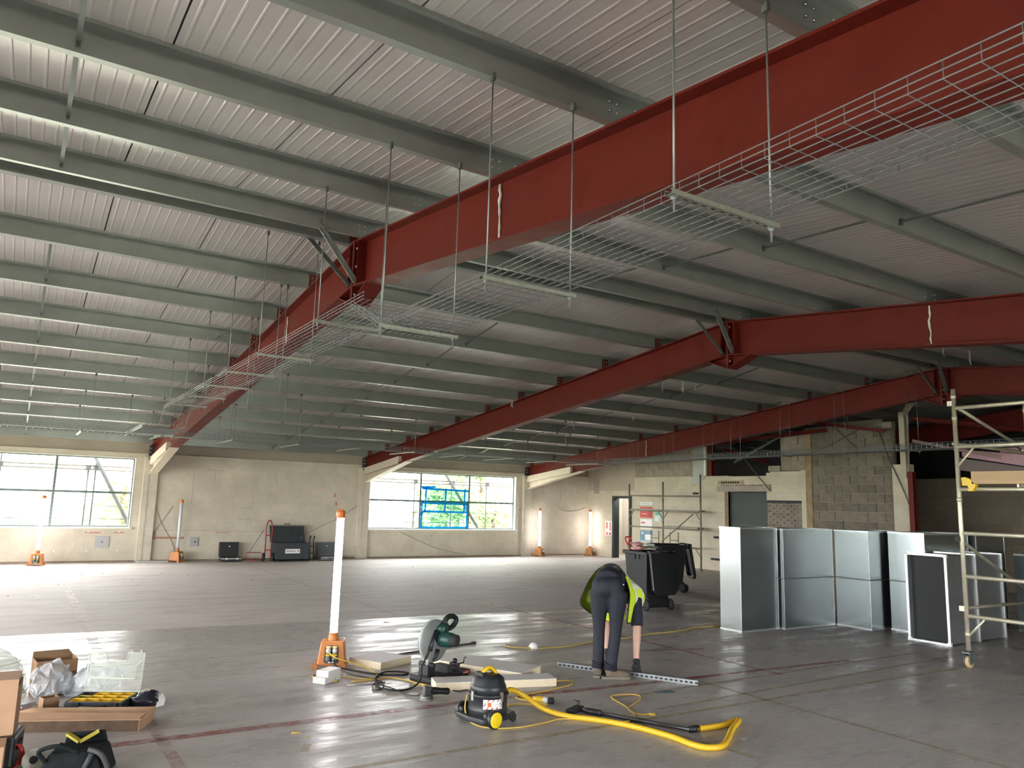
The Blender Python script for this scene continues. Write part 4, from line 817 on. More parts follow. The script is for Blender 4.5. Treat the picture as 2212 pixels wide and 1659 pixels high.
mb = MB(); mb.tube([(-.02, .06, .36), (-.045, .075, .42), (-.07, .08, .47), (-.065, .08, .505), (.0, .08, .51), (.06, .08, .505), (.055, .08, .47), (.01, .07, .42)], .014, 8, closed=True); mb.build('d_handle', M_sred, t)

# ================================================================= LED work-light towers
M_tube = mat('lit tube', (1, 1, 1), .4, emit=(1.0, .93, .95, 4.5)); M_tubeoff = mat('unlit tube', (.62, .66, .68), .35)
def work_light(lab, x, y, rz, lit=True, sc_=1.):
    t = thing('work_light', lab, 'work light', (x, y, 0), rz); t.scale = (sc_,) * 3
    w0, w1 = .145, .112
    b = MB(); b.hexa([(-w0, -w0, .035), (w0, -w0, .035), (w0, w0, .035), (-w0, w0, .035)], [(-w1 - .005, -w1, .275), (w1 + .005, -w1, .275), (w1 + .005, w1, .275), (-w1 - .005, w1, .275)]); b.build('base_housing', M_orange, t, bev=.016)
    for sx in (-1, 1):
        for sy in (-1, 1): MB().hexa([(sx * .15 - .035, sy * .14 - .025, 0), (sx * .15 + .012, sy * .14 - .025, 0), (sx * .15 + .012, sy * .14 + .025, 0), (sx * .15 - .035, sy * .14 + .025, 0)], [(sx * .145 - .04, sy * .135 - .025, .05), (sx * .145 + .008, sy * .135 - .025, .05), (sx * .145 + .008, sy * .135 + .025, .05), (sx * .145 - .04, sy * .135 + .025, .05)]).build('foot', M_orange if sx < 0 and sy < 0 else M_orange, t)
    tilt = (w0 - w1) / .24
    def fp(u, z, o=0.): return (u, -(w0 - (z - .035) * tilt) - o, z)
    p = MB(); pts = [(-.055, .06), (.065, .06), (.08, .075), (.07, .225), (.055, .24), (-.05, .24), (-.065, .225), (-.075, .075)]
    p.add([fp(u, z, .004) for u, z in pts] + [fp(u, z, -.01) for u, z in pts], [tuple(range(8)), tuple(range(8, 16))[::-1]] + [(i, (i + 1) % 8, 8 + (i + 1) % 8, 8 + i) for i in range(8)]); p.build('socket_panel', mat('grey socket panel', (.06, .065, .07), .55), t)
    for (u, z, mm, cm) in ((-.03, .195, mat('clear plug', (.62, .63, .62), .3), mat('pale yellow cap', (.72, .52, .22), .45)), (.035, .195, mat('clear plug', (.62, .63, .62), .3), mat('pale yellow cap', (.72, .52, .22), .45)), (-.03, .115, mat('grey socket', (.16, .17, .18), .5), M_yellow), (.035, .115, mat('grey socket', (.16, .17, .18), .5), M_yellow)):
        q = MB(); a = Vector(fp(u, z, .0)); q.cyl(a, a + Vector((0, -.05, -.012)), .027, .022, 14); q.build('socket', mm, t); a2 = Vector(fp(u, z + .024, .004)); MB().lathe([(.027, 0), (.029, .008), (.02, .014)], 14, a2, (0, -.35, 1)).build('socket_lid', cm, t)
    q = MB(); q.add([fp(-.028, .078, .006), fp(.03, .078, .006), fp(.03, .066, .006), fp(-.028, .066, .006)], [(0, 1, 2, 3)]); q.build('rating_label', M_white, t)
    MB().lathe([(.056, .262), (.054, .275), (.049, .31), (.047, .352)], 20).build('neck', M_orange, t)
    MB().lathe([(.040, .35), (.040, 1.575)], 24).build('lamp_tube', M_tube if lit else M_tubeoff, t)
    MB().lathe([(.046, 1.565), (.049, 1.575), (.049, 1.625), (.042, 1.645)], 20).build('cap', mat('orange cap', (.65, .17, .03), .4), t)
    mb = MB(); mb.tube([(-.03, 0, 1.64), (-.028, 0, 1.66), (.028, 0, 1.66), (.03, 0, 1.64)], .006, 6); mb.build('hanging_loop', mat('orange cap', (.65, .17, .03), .4), t)
    mb = MB(); mb.tube([(.07, .06, .275), (.11, .05, .295), (.125, .0, .29), (.10, -.02, .235)], .004, 6); mb.build('carry_handle', M_steel, t)
    return t
work_light('lit LED work light tower on orange base beside the chop saw', 3.02, 8.18, -.43)
work_light('lit LED work light in front of the left window', .56, 21.68, -.18)
work_light('unlit work light tower with orange cap against the blank wall', 3.71, 22.02, .9, False, .98)
work_light('lit LED work light just right of the right window', 15.25, 21.95, .55, True, .98)
work_light('lit LED work light in the corner beside the green door frame', 17.38, 21.85, .45, True, .98)

# ================================================================= cases and tool chest along the far wall
M_chest = mat('dark grey steel chest', (.045, .052, .055), .45, .3, var=.15, vscale=5)
t = thing('tool_chest', 'dark grey steel site chest with its lid open against the wall', 'tool chest', (6.15, 21.55, 0)); W, D, H = .95, .5, .50
b = MB(); e = .02; b.box(0, W, 0, e, 0.04, H); b.box(0, W, D - e, D, .04, H); b.box(0, e, e, D - e, .04, H); b.box(W - e, W, e, D - e, .04, H); b.box(0, W, 0, D, .04, .06); b.build('body', M_chest, t)
for x in (.05, W - .13): MB().box(x, x + .08, .02, D - .02, 0, .04).build('skid', M_dark, t)
l = MB(); l.hexa([(-.02, D - .02, H), (W + .02, D - .02, H), (W + .02, D + .05, H), (-.02, D + .05, H)], [(-.05, D + .06, H + .44), (W - .03, D + .06, H + .44), (W - .03, D + .14, H + .46), (-.05, D + .14, H + .46)]); l.build('lid', M_chest, t, bev=.01)
MB().box(-.06, W - .02, D + .02, D + .10, H + .44, H + .47).build('lid_lip', mat('chest edge', (.12, .13, .13), .5), t); MB().tube([(.36, D + .08, H + .47), (.36, D + .08, H + .51), (.52, D + .08, H + .51), (.52, D + .08, H + .47)], .01, 6).build('lid_handle', M_dark, t)
MB().tube([(W - .12, D - .03, H), (W - .16, D - .2, H + .16)], .008, 6).build('gas_strut', M_steel, t)
pl = MB().box(.27, .68, -.006, 0, .22, .34).build('name_plate', M_swh, t); [MB().box(.30 + k * .033, .322 + k * .033, -.009, -.006, .262, .298 if k % 3 else .306).build('plate_print', mat('plate print', (.25, .28, .32), .6), t) for k in range(8)]; MB().lathe([(.022, 0), (.022, .003)], 14, (.63, -.009, .285), (0, 1, 0)).build('emblem', mat('plate print', (.25, .28, .32), .6), t)
t = thing('hand_truck', 'red tubular hand truck standing left of the tool chest', 'hand truck', (5.92, 21.75, 0), -.1); M_tr = mat('red truck paint', (.30, .03, .03), .45)
for s in (0, .16): MB().tube([(s, 0, .1), (s, .06, .95), (s + (.03 if s == 0 else -.03), .062, 1.05)], .016, 8).build('upright', M_tr, t)
MB().tube(smooth_path([(.03, .062, 1.05), (.05, .063, 1.10), (.11, .063, 1.10), (.13, .062, 1.05)], 4), .016, 8).build('handle', M_tr, t)
MB().tube([(.0, .02, .3), (.16, .02, .3)], .014, 8).build('crossbar', M_tr, t); MB().tube([(.0, .05, .7), (.16, .05, .7)], .014, 8).build('crossbar', M_tr, t)
for y in (-.12, .14): MB().lathe([(.1, -.03), (.115, -.015), (.115, .015), (.1, .03)], 18, (.08 + (.12 if y < 0 else -.12), -.0, .115), (1, 0, 0)).build('wheel', M_rubber, t); MB().lathe([(.055, -.034), (.055, .034)], 12, (.08 + (.12 if y < 0 else -.12), 0, .115), (1, 0, 0)).build('hub', M_tr, t)
mb = MB(); mb.tube([(-.5, -.05, .04), (-.5, -.05, .24), (-.1, -.03, .24)], .012, 6); mb.tube([(-.5, -.05, .04), (-.05, -.05, .04)], .012, 6); mb.build('folding_toe', M_tr, t)
MB().tube([(-.42, .0, .24), (-.05, .1, .86)], .006, 6).build('stay', M_dark, t)
t = thing('sack_barrow', 'black sack barrow leaning at the right end of the chest', 'hand truck', (7.17, 21.7, 0))
for s in (0, .11): MB().tube([(s, 0, .05), (s, .1, .55), (s + .0, .06, .64)], .016, 8).build('upright', M_dark, t); MB().ellipsoid((s, .05, .66), (.025, .03, .04), 8, 6).build('grip', M_rubber, t)
for z in (.2, .4): MB().tube([(0, .05, z), (.11, .05, z)], .012, 6).build('crossbar', M_dark, t)
for s in (-.02, .13): MB().lathe([(.07, -.015), (.08, 0), (.07, .015)], 14, (s, .02, .08), (1, 0, 0)).build('wheel', M_rubber, t)
def case(lab, x, y, w, d, h, m, mi):
    t = thing('flight_case', lab, 'case', (x, y, 0)); MB().box(0, w, 0, d, .02, .12).build('base', m, t, bev=.008); MB().box(.02, w - .02, .02, d - .02, .12, .125).build('lining', M_dark, t)
    l = MB(); l.hexa([(0, d - .02, .12), (w, d - .02, .12), (w, d + .08, .12), (0, d + .08, .12)], [(0, d + .03, .12 + h), (w, d + .03, .12 + h), (w, d + .13, .12 + h), (0, d + .13, .12 + h)]); l.build('lid', m, t, bev=.006)
    MB().hexa([(.02, d - .03, .15), (w - .02, d - .03, .15), (w - .02, d - .02, .15), (.02, d - .02, .15)], [(.02, d + .02, .10 + h), (w - .02, d + .02, .10 + h), (w - .02, d + .03, .10 + h), (.02, d + .03, .10 + h)]).build('lid_lining', mi, t)
    MB().box(-.006, w + .006, -.006, d, .075, .095).build('edge_trim', M_steel, t)
    for q in (.2, .75): MB().box(w * q, w * q + .05, -.014, -.004, .06, .11).build('latch', M_steel, t)
    MB().tube([(w * .42, -.01, .05), (w * .42, -.04, .06), (w * .58, -.04, .06), (w * .58, -.01, .05)], .008, 6).build('handle', M_dark, t)
    MB().box(w * .45, w * .55, d - .032, d - .028, .38, .40).build('lid_label', M_swh, t); return t
case('small black flight case open on the floor left of the hand truck', 4.78, 21.7, .50, .36, .38, M_black, M_dark)
case('grey flight case open on the floor right of the tool chest', 7.5, 21.65, .50, .36, .38, mat('grey case shell', (.20, .22, .23), .5), mat('grey case lining', (.12, .13, .14), .8))
t = thing('floor_tray', 'long grey tray lying at the wall foot by the unlit light', 'tray', (2.75, 21.9, 0)); MB().box(0, .75, 0, .12, 0, .05).build('tray', mat('tray grey', (.45, .43, .40), .6), t, bev=.006); MB().box(.02, .73, .02, .1, .05, .052).build('tray_liner', M_dark, t)
# ================================================================= insulation boards
def slab(lab, pts, h, z=0.):
    t = thing('insulation_board', lab, 'board', (pts[0][0], pts[0][1], z), group='insulation boards around the chop saw'); P = [(x - pts[0][0], y - pts[0][1]) for x, y in pts]
    MB().hexa([(x, y, .002) for x, y in P], [(x, y, h - .003) for x, y in P]).build('foam_core', M_foamside, t)
    MB().hexa([(x, y, h - .003) for x, y in P], [(x, y, h) for x, y in P]).build('foil_facing', M_foil, t); return t
slab('long foil-faced insulation board in front of the chop saw', [(3.53, 6.74), (4.69, 6.40), (4.76, 6.64), (3.60, 6.98)], .075)
slab('foil-faced insulation board lying behind the chop saw', [(4.50, 6.74), (4.88, 6.95), (4.32, 8.06), (3.94, 7.85)], .075)
slab('smaller foil-faced insulation board beside the work light', [(3.22, 8.2), (3.42, 7.80), (3.86, 7.99), (3.64, 8.40)], .075)

# ================================================================= chop saw
t = thing('chop_saw', 'grey and green metal-cutting chop saw with its arm raised', 'chop saw', (3.76, 7.20, 0), .33)
MB().box(-.12, .40, -.115, .13, .012, .055).build('base_plate', M_dark, t, bev=.006); MB().box(-.22, -.10, -.24, .16, .0, .05).build('rear_foot', M_black, t, bev=.012); MB().box(-.22, -.10, -.24, .16, .05, .062).build('foot_rib', M_black, t, bev=.004)
for (x, y) in ((.36, -.1), (.36, .11)): MB().cyl((x, y, 0), (x, y, .014), .02, n=10).build('rubber_foot', M_rubber, t)
MB().box(.285, .375, -.1175, -.1152, .02, .05).build('badge', mat('badge red', (.40, .05, .035), .5), t); text('badge_lettering', 'metabo', .024, M_swh, t, (.33, -.1178, .034), (PI / 2, 0, 0))
MB().box(-.19, -.08, -.07, .06, .055, .16).build('pivot_block', M_black, t, bev=.01); MB().cyl((-.135, -.10, .16), (-.135, .09, .16), .026, n=14).build('pivot_pin', M_dark, t)
MB().hexa([(.07, -.09, .055), (.15, -.09, .055), (.15, .09, .055), (.05, .09, .055)], [(.08, -.085, .13), (.15, -.085, .13), (.15, .085, .13), (.07, .085, .13)]).build('vice_fence', M_dark, t, bev=.006)
MB().box(.26, .30, -.06, .06, .055, .12).build('vice_jaw', M_dark, t, bev=.005); MB().cyl((.15, 0, .10), (.42, 0, .10), .008, n=8).build('vice_screw', mat('rusty screw', (.12, .05, .035), .6, .5), t); MB().tube([(.42, 0, .10), (.43, 0, .15), (.425, -.03, .16)], .006, 6).build('vice_crank', M_dark, t); MB().ellipsoid((.28, 0, .14), (.03, .03, .025), 10, 6).build('vice_knob', M_black, t)
arm = MB(); arm.hexa([(-.17, -.045, .15), (-.09, -.045, .15), (-.09, -.01, .15), (-.17, -.01, .15)], [(-.12, -.05, .38), (-.02, -.05, .38), (-.02, -.015, .38), (-.12, -.015, .38)]); arm.build('arm', M_saw, t, bev=.008)
gc = Vector((-.055, .0, .385)); gp = [(0, -.022), (.195, -.022), (.203, -.015), (.203, .03), (.195, .037), (0, .037)]
MB().lathe([(max(r, .001), h) for r, h in gp], 40, gc, (0, -1, 0)).build('blade_guard', M_saw, t); MB().lathe([(.206, -.004), (.206, .006)], 40, gc + Vector((0, -.008, 0)), (0, -1, 0)).build('guard_rim', mat('pale rim', (.5, .5, .48), .5), t)
dsc = MB(); dsc.lathe([(.176, 0), (.176, .003)], 36, gc + Vector((.035, .0, -.04)), (0, -1, 0)); dsc.build('cutting_disc', M_dark, t)
MB().lathe([(.04, 0), (.07, .02), (.076, .06), (.072, .14), (.058, .16)], 20, gc + Vector((.05, -.03, .01)), (.25, -1, .0)).build('motor_housing', M_green, t); MB().lathe([(.064, .15), (.066, .155), (.058, .215), (.03, .22)], 12, gc + Vector((.05, -.03, .01)), (.25, -1, .0)).build('motor_cap', M_dark, t)
lk = MB(); lk.tube([gc + Vector((-.01, -.05, .10)), gc + Vector((-.07, -.06, .0)), gc + Vector((-.10, -.06, -.09))], [.018, .014, .022], 8); lk.build('spindle_lock_lever', M_black, t)
hd = MB(); a = gc + Vector((.03, -.05, .08)); hd.tube([a, gc + Vector((.09, -.05, .13)), gc + Vector((.13, -.05, .12))], [.055, .05, .042], 10); hd.build('handle_neck', M_green, t)
h2 = MB(); h2.tube(smooth_path([gc + Vector(p) for p in ((.10, -.05, .16), (.15, -.05, .215), (.23, -.05, .215), (.275, -.05, .18), (.24, -.05, .125), (.15, -.05, .10))], 4, True), .028, 8, closed=True); h2.build('d_handle', M_black, t)
lg = MB(); lg.tube([gc + Vector((.02, -.045, -.09)), gc + Vector((-.01, -.05, -.15)), gc + Vector((-.05, -.05, -.19))], [.03, .022, .006], 8); lg.build('lower_guard', M_black, t)

# ================================================================= small tools and offcuts on the floor
t = thing('angle_grinder', 'grey angle grinder lying on its guard by the boards', 'angle grinder', (3.42, 6.53, 0), -.05); M_gr = mat('grinder grey', (.085, .095, .09), .5)
MB().lathe([(.055, 0), (.058, .004), (.058, .022)], 22, (-.09, 0, .006)).build('guard', mat('guard steel', (.25, .26, .25), .4, .6), t); MB().lathe([(.06, 0), (.06, .003)], 24, (-.1, -.02, .002)).build('disc', mat('disc grey', (.36, .34, .32), .6), t)
MB().hexa([(-.13, -.035, .03), (-.045, -.03, .03), (-.045, .03, .03), (-.13, .035, .03)], [(-.125, -.03, .115), (-.045, -.032, .1), (-.045, .032, .1), (-.125, .03, .115)]).build('gear_head', M_gr, t, bev=.012); MB().lathe([(.032, 0), (.034, .03), (.028, .10), (.031, .17), (.024, .185)], 14, (-.05, 0, .066), (1, 0, -.12)).build('motor_body', M_black, t); MB().tube([(-.09, .03, .08), (-.09, .1, .07)], .014, 8).build('side_handle', M_black, t)
t = thing('white_block', 'stepped white polystyrene block standing near the work light', 'block', (2.69, 7.44, 0), .62); MB().box(0, .26, -.0, .14, 0, .055).build('lower_step', M_white, t, bev=.003); MB().box(.05, .26, .0, .14, .055, .11).build('upper_step', M_white, t, bev=.003)
t = thing('steel_rod', 'thin steel rod lying beside the white block', 'rod', (2.86, 7.30, .004), -.1); MB().tube([(0, 0, 0), (.38, .0, 0)], .004, 6).build('rod', M_steel, t); MB().tube([(.3, .0, 0), (.38, .0, 0)], .006, 6).build('tip', M_dark, t)
t = thing('strut_rail', 'perforated steel strut channel on the floor at the worker feet', 'rail', (5.25, 7.16, 0), math.atan2(5.78 - 7.16, 6.03 - 5.25)); L = 1.57; n = 30; M_strut = mat('strut galvanised', (.27, .29, .30), .45, .6, var=.15, vscale=12)
MB().box(0, L, .040, .043, 0, .045).build('back_wall', M_strut, t); MB().box(0, L, .0, .043, .045, .048).build('top_lip', M_strut, t); MB().box(0, L, .0, .043, 0, .003).build('bottom_lip', M_strut, t)
fr = MB(); fr.box(0, L, -.003, 0, 0, .014); fr.box(0, L, -.003, 0, .032, .048)
for k in range(n): fr.box(L * k / n, L * k / n + .022, -.003, 0, .014, .032)
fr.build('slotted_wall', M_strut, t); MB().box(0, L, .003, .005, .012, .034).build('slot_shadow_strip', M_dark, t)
MB().box(.0, L, .075, .079, 0, .044).build('second_channel_wall', mat('strut dark side', (.22, .24, .25), .45, .7), t); MB().box(.0, L, .079, .115, 0, .003).build('second_channel_base', M_strut, t)
t = thing('dust_mask', 'white cup dust mask lying by the yellow lead', 'mask', (5.62, 8.16, 0)); mb = MB(); mb.lathe([(.065, 0), (.06, .03), (.045, .055), (.02, .068), (.002, .07)], 18); mb.build('cup', M_white, t); MB().tube(smooth_path([(.06, 0, .01), (.14, -.04, .006), (.17, .0, .006), (.07, .03, .01)], 4), .003, 5).build('strap', M_ycable, t)
t = thing('yellow_tag', 'scrap of yellow tape stuck on the floor left of centre', 'scrap', (1.95, 6.05, 0)); MB().hexa([(0, .0, 0), (.07, -.02, 0), (.075, .0, 0), (.005, .02, 0)], [(0, .0, .012), (.07, -.02, .004), (.075, .0, .004), (.005, .02, .014)]).build('tape', mat('faded yellow tape', (.5, .34, .1), .6), t); MB().box(.07, .1, -.14, -.12, 0, .003).build('tail', mat('faded yellow tape', (.5, .34, .1), .6), t)

def cable(lab, pts, r, m, n=5, z=None, ends=True):
    t = thing('cable', lab, 'cable', (pts[0][0], pts[0][1], 0)); P = [(p[0] - pts[0][0], p[1] - pts[0][1], (p[2] if len(p) > 2 else r)) for p in pts]
    MB().tube(smooth_path(P, n), r, 6).build('lead', m, t)
    if ends: e = Vector(P[-1]); d = (e - Vector(P[-2])).normalized(); MB().tube([e, e + d * .06], r * 2.2, 8).build('end_plug', m, t)
    return t
tw = Matrix.Rotation(-.43, 4, 'Z'); tp = Vector((3.02, 8.18, 0))
def tl(x, y, z): v = tp + tw @ Vector((x, y, z)); return (v.x, v.y, v.z)
cable('thick black lead running from the light base to the chop saw', [tl(.035, -.18, .10), tl(.10, -.24, .04), (3.28, 7.62, .01), (3.52, 7.46, .01), (3.60, 7.54, .012), (3.40, 7.62, .02), (3.22, 7.45, .01), (3.10, 7.10, .01), (3.18, 6.90, .01), (3.36, 6.92, .01), (3.50, 7.02, .05), (3.53, 7.06, .16), (3.60, 7.10, .25), (3.64, 7.12, .30)], .009, M_rubber)
cable('thin dark lead looping from the light base to the grinder', [tl(-.03, -.17, .10), (3.02, 7.75, .02), (3.15, 7.52, .008), (3.22, 7.28, .006), (3.12, 7.05, .006), (3.02, 7.02, .006), (3.1, 7.2, .012), (3.2, 7.0, .006), (3.22, 6.72, .006), (3.30, 6.60, .02), (3.33, 6.54, .05)], .0055, mat('dark brown lead', (.035, .028, .025), .5))
cable('short dark lead trailing right from the grinder under the board', [(3.60, 6.53, .045), (3.68, 6.56, .02), (3.78, 6.62, .01), (3.9, 6.58, .006), (4.02, 6.46, .006)], .006, M_rubber)
cable('yellow lead plugged in the light base and looped round the block', [tl(-.03, -.18, .19), tl(.06, -.27, .14), (3.22, 7.82, .06), (3.30, 7.62, .008), (3.18, 7.45, .006), (3.0, 7.58, .006), (2.75, 7.86, .006), (2.68, 7.72, .006), (2.8, 7.55, .006)], .006, M_ycable)
cable('yellow lead crossing behind the chop saw to the vacuum', [(2.95, 7.42, .006), (3.2, 7.4, .006), (3.36, 7.42, .006), (3.46, 7.26, .006), (3.5, 7.1, .006), (3.52, 7.02, .006)], .006, M_ycable)
cable('yellow lead leaving the vacuum and crossing the floor to the wand', [(3.44, 5.78, .34), (3.36, 5.78, .27), (3.27, 5.72, .12), (3.28, 5.62, .02), (3.38, 5.46, .006), (3.6, 5.38, .006), (3.85, 5.40, .006), (4.05, 5.42, .006), (4.3, 5.22, .006), (4.5, 5.12, .006), (4.66, 5.22, .006), (4.72, 5.32, .006), (4.80, 5.5, .006), (4.90, 5.82, .006), (5.06, 5.84, .006), (5.18, 5.74, .006), (5.05, 5.6, .006), (4.78, 5.44, .006), (4.72, 5.26, .006), (4.80, 5.2, .006)], .0055, M_ycable)
cable('yellow lead curving round the right end of the front board', [(3.80, 5.95, .006), (3.95, 6.0, .006), (4.2, 5.85, .006), (4.08, 6.2, .006), (4.5, 6.28, .006), (4.85, 6.38, .006), (4.95, 6.5, .006), (4.85, 6.56, .006), (4.79, 6.55, .006)], .0055, M_ycable)
cable('long yellow lead running from the dust mask to the ducts', [(5.42, 8.5, .008), (5.36, 8.36, .008), (5.5, 8.2, .008), (5.7, 8.08, .008), (6.1, 8.06, .008), (6.6, 8.2, .008), (7.2, 8.22, .008), (7.7, 8.34, .008), (8.3, 8.36, .008), (8.8, 8.5, .008), (9.35, 8.46, .008)], .011, mat('dusty yellow lead', (.40, .30, .10), .6))
cable('thin black rod or lead lying behind the insulation boards', [(3.75, 8.42, .008), (4.1, 8.5, .008), (4.5, 8.6, .008), (4.85, 8.68, .008), (5.05, 8.72, .008)], .008, M_rubber)
t = thing('cable_connector', 'yellow and clear inline plug connector under the vacuum hose', 'plug', (4.2, 5.93, .03), -.9); MB().lathe([(.012, 0), (.025, .02), (.028, .10)], 12, (-.1, 0, 0), (1, 0, 0)).build('plug_body', M_yellow, t); MB().lathe([(.027, .0), (.027, .05)], 12, (.0, 0, 0), (1, 0, 0)).build('clear_collar', mat('clear plug', (.62, .63, .62), .3), t); MB().lathe([(.029, .0), (.029, .045)], 12, (.05, 0, 0), (1, 0, 0)).build('cap', M_rubber, t)

# ================================================================= vacuum cleaner
t = thing('vacuum_cleaner', 'black tub vacuum cleaner with yellow wheels and handle', 'vacuum cleaner', (3.45, 5.66, 0), .19); M_vac = mat('vacuum black', (.02, .023, .025), .42, var=.2, vscale=8)
MB().lathe([(.150, .05), (.158, .065), (.160, .10), (.163, .11), (.160, .12), (.160, .215), (.172, .22), (.172, .236), (.155, .24)], 32).build('tub', M_vac, t)
MB().lathe([(.152, .238), (.150, .285), (.142, .30), (.138, .305), (.130, .345), (.10, .37), (.04, .38)], 32).build('motor_head', M_vac, t)
MB().hexa([(-.10, -.03, .36), (-.03, -.03, .36), (-.03, .07, .36), (-.10, .07, .36)], [(-.10, -.03, .395), (-.04, -.03, .395), (-.04, .07, .395), (-.10, .07, .395)]).build('exhaust_port', M_black, t, bev=.006)
hb = MB(); hb.tube(smooth_path([(-.06, .0, .355), (-.05, -.0, .40), (.0, -.005, .425), (.05, -.01, .40), (.085, -.02, .35), (.10, -.03, .33)], 5), [.012] * 4 + [.015] * 22, 10); hb.build('handle', M_yellow, t)
hw = MB(); hw.tube(smooth_path([(-.05, .03, .385), (-.0, .05, .405), (.06, .03, .39), (.10, .02, .35)], 5), .012, 8); hw.build('cable_wrap', M_yellow, t)
bs = MB(); P = [(-.20, -.17), (-.06, -.20), (.10, -.17), (.19, -.14), (.21, 0), (.19, .14), (.10, .17), (-.06, .20), (-.20, .17), (-.22, 0)]; bs.prism([(x, y, .035) for x, y in P], (0, 0, .045)); bs.build('wheel_base', M_vac, t, bev=.015)
for s in (-1, 1):
    w = MB().lathe([(.058, -.022), (.07, -.018), (.07, .018), (.058, .022)], 26, (-.10, s * .195, .07), (0, 1, 0)).build('wheel', M_black, t); MB().lathe([(.06, 0), (.06, .006), (.052, .009)], 26, (-.10, s * .215, .07), (0, s, 0)).build('wheel_disc', mat('bright yellow disc', (.80, .60, .01), .4), t)
    MB().box(-.17, -.03, s * .15 - .02, s * .15 + .02, .05, .115).build('wheel_arch', M_vac, t, bev=.018)
    c = (.165, s * .13); MB().lathe([(.022, -.014), (.028, -.008), (.028, .008), (.022, .014)], 14, (c[0], c[1], .028), (.3, 1, 0)).build('castor_wheel', M_rubber, t); MB().box(c[0] - .02, c[0] + .02, c[1] - .02, c[1] + .02, .035, .06).build('castor_fork', M_black, t)
for s in (-1, 1): MB().box(-.012, .012, s * .165 - .008, s * .165 + .008, .19, .26).build('clip', M_steel, t); MB().box(s * .165 - .008, s * .165 + .008, -.012, .012, .19, .26).build('clip', M_steel, t)
MB().lathe([(.034, 0), (.036, .02), (.03, .05)], 16, (.15, .02, .205), (1, .12, 0)).build('hose_port', M_black, t)
def curved(u0, u1, z0, z1, r, m, name, seg=8):     # patch on the tub wall, u = angle about the axis
    mb = MB(); vs = []
    for k in range(seg + 1):
        u = u0 + (u1 - u0) * k / seg
        for z in (z0, z1): vs.append((r * math.cos(u), r * math.sin(u), z))
    mb.add(vs, [(2 * k, 2 * k + 2, 2 * k + 3, 2 * k + 1) for k in range(seg)]); return mb.build(name, m, t)
A0 = -2.02 - .52; A1 = -2.02 + .52
curved(A0, A1, .132, .206, .1605, M_swh, 'warning_label')
def lab_patch(u0, u1, z0, z1, m, sk=0.):
    r = .161; f = lambda u, z: (r * math.cos(A0 + u * (A1 - A0)), r * math.sin(A0 + u * (A1 - A0)), .132 + z * .074)
    MB().add([f(u0, z0), f(u1, z0), f(u1 + sk, z1), f(u0 + sk, z1)], [(0, 1, 2, 3)]).build('label_print', m, t)
for u in (.14, .38, .62): lab_patch(u, u + .075, .0, .2, mat('label red', (.40, .07, .09), .5), .07); lab_patch(u + .05, u + .11, .78, 1, mat('label red', (.40, .07, .09), .5), .07)
lab_patch(.0, .06, .3, .5, mat('label red', (.40, .07, .09), .5), .05); lab_patch(.88, .94, .15, .5, mat('label red', (.40, .07, .09), .5), .05); lab_patch(.89, .94, .82, 1, mat('label red', (.40, .07, .09), .5), .04)
lab_patch(.22, .40, .26, .72, mat('label orange', (.58, .14, .04), .5))
for k in range(5): lab_patch(.47 + k * .07, .51 + k * .07, .38 + .05 * (k % 2), .56, mat('label faint teal', (.50, .60, .58), .5))
for u in (.09, .87):
    a = A0 + u * (A1 - A0) + .02; text('label_letter', 'M', .022, mat('label ink', (.03, .05, .05), .5), t, (.1615 * math.cos(a), .1615 * math.sin(a), .172), (PI / 2, 0, a + PI / 2))
# hose and wand
t = thing('vacuum_hose', 'ribbed yellow vacuum hose snaking across the floor to the wand', 'hose', (3.63, 5.71, 0)); hp = [(3.64, 5.70, .205), (3.74, 5.74, .20), (3.86, 5.72, .14), (3.98, 5.60, .05), (4.10, 5.42, .022), (4.24, 5.23, .022), (4.36, 5.02, .022), (4.44, 4.78, .022), (4.48, 4.56, .022), (4.48, 4.36, .022), (4.53, 4.26, .022), (4.66, 4.24, .022), (4.86, 4.36, .022), (5.06, 4.50, .024), (5.24, 4.60, .03), (5.30, 4.645, .03), (5.24, 4.65, .025), (5.08, 4.62, .022), (4.92, 4.63, .022), (4.80, 4.645, .024)]
path = smooth_path([(x - 3.63, y - 5.71, z) for x, y, z in hp], 14); MB().tube(path, [.022 + (.0022 if k % 2 else -.001) for k in range(len(path))], 12).build('hose', mat('hose yellow', (.72, .45, .02), .42), t)
MB().tube([path[0] - (path[1] - path[0]).normalized() * .02, path[2]], .027, 12).build('tub_cuff', M_black, t); e = path[-1]; MB().tube([e + Vector((.03, 0, 0)), e - Vector((.06, -.01, 0))], .027, 12).build('wand_cuff', M_black, t)
t = thing('vacuum_wand', 'black telescopic vacuum wand with a swivel nozzle on the floor', 'wand', (4.74, 4.65, .025)); d = Vector((4.27 - 4.74, 5.62 - 4.65, 0)).normalized()
MB().tube([(0, 0, 0), d * .80], .017, 12).build('tube', mat('wand tube', (.06, .06, .062), .35, .5), t); MB().tube([d * .38, d * .48], .02, 12).build('slide_lock', M_black, t); MB().tube([d * .78, d * .90, d * .95], [.026, .028, .02], 12).build('swivel', M_black, t)
sd = Vector((-d.y, d.x, 0)); nz_ = MB(); c = d * 1.02; q = [c - sd * .10 - d * .035, c + sd * .10 - d * .035, c + sd * .11 + d * .05, c - sd * .11 + d * .05]; nz_.hexa([(p.x, p.y, -.022) for p in q], [(p.x * 1, p.y, .012) for p in q]); nz_.build('nozzle', M_black, t, bev=.01)
MB().tube([c - sd * .04, c - sd * .05 + Vector((0, 0, .05)), c - sd * .06 + d * .05 + Vector((0, 0, .055))], [.014, .012, .005], 8).build('pedal', M_black, t)

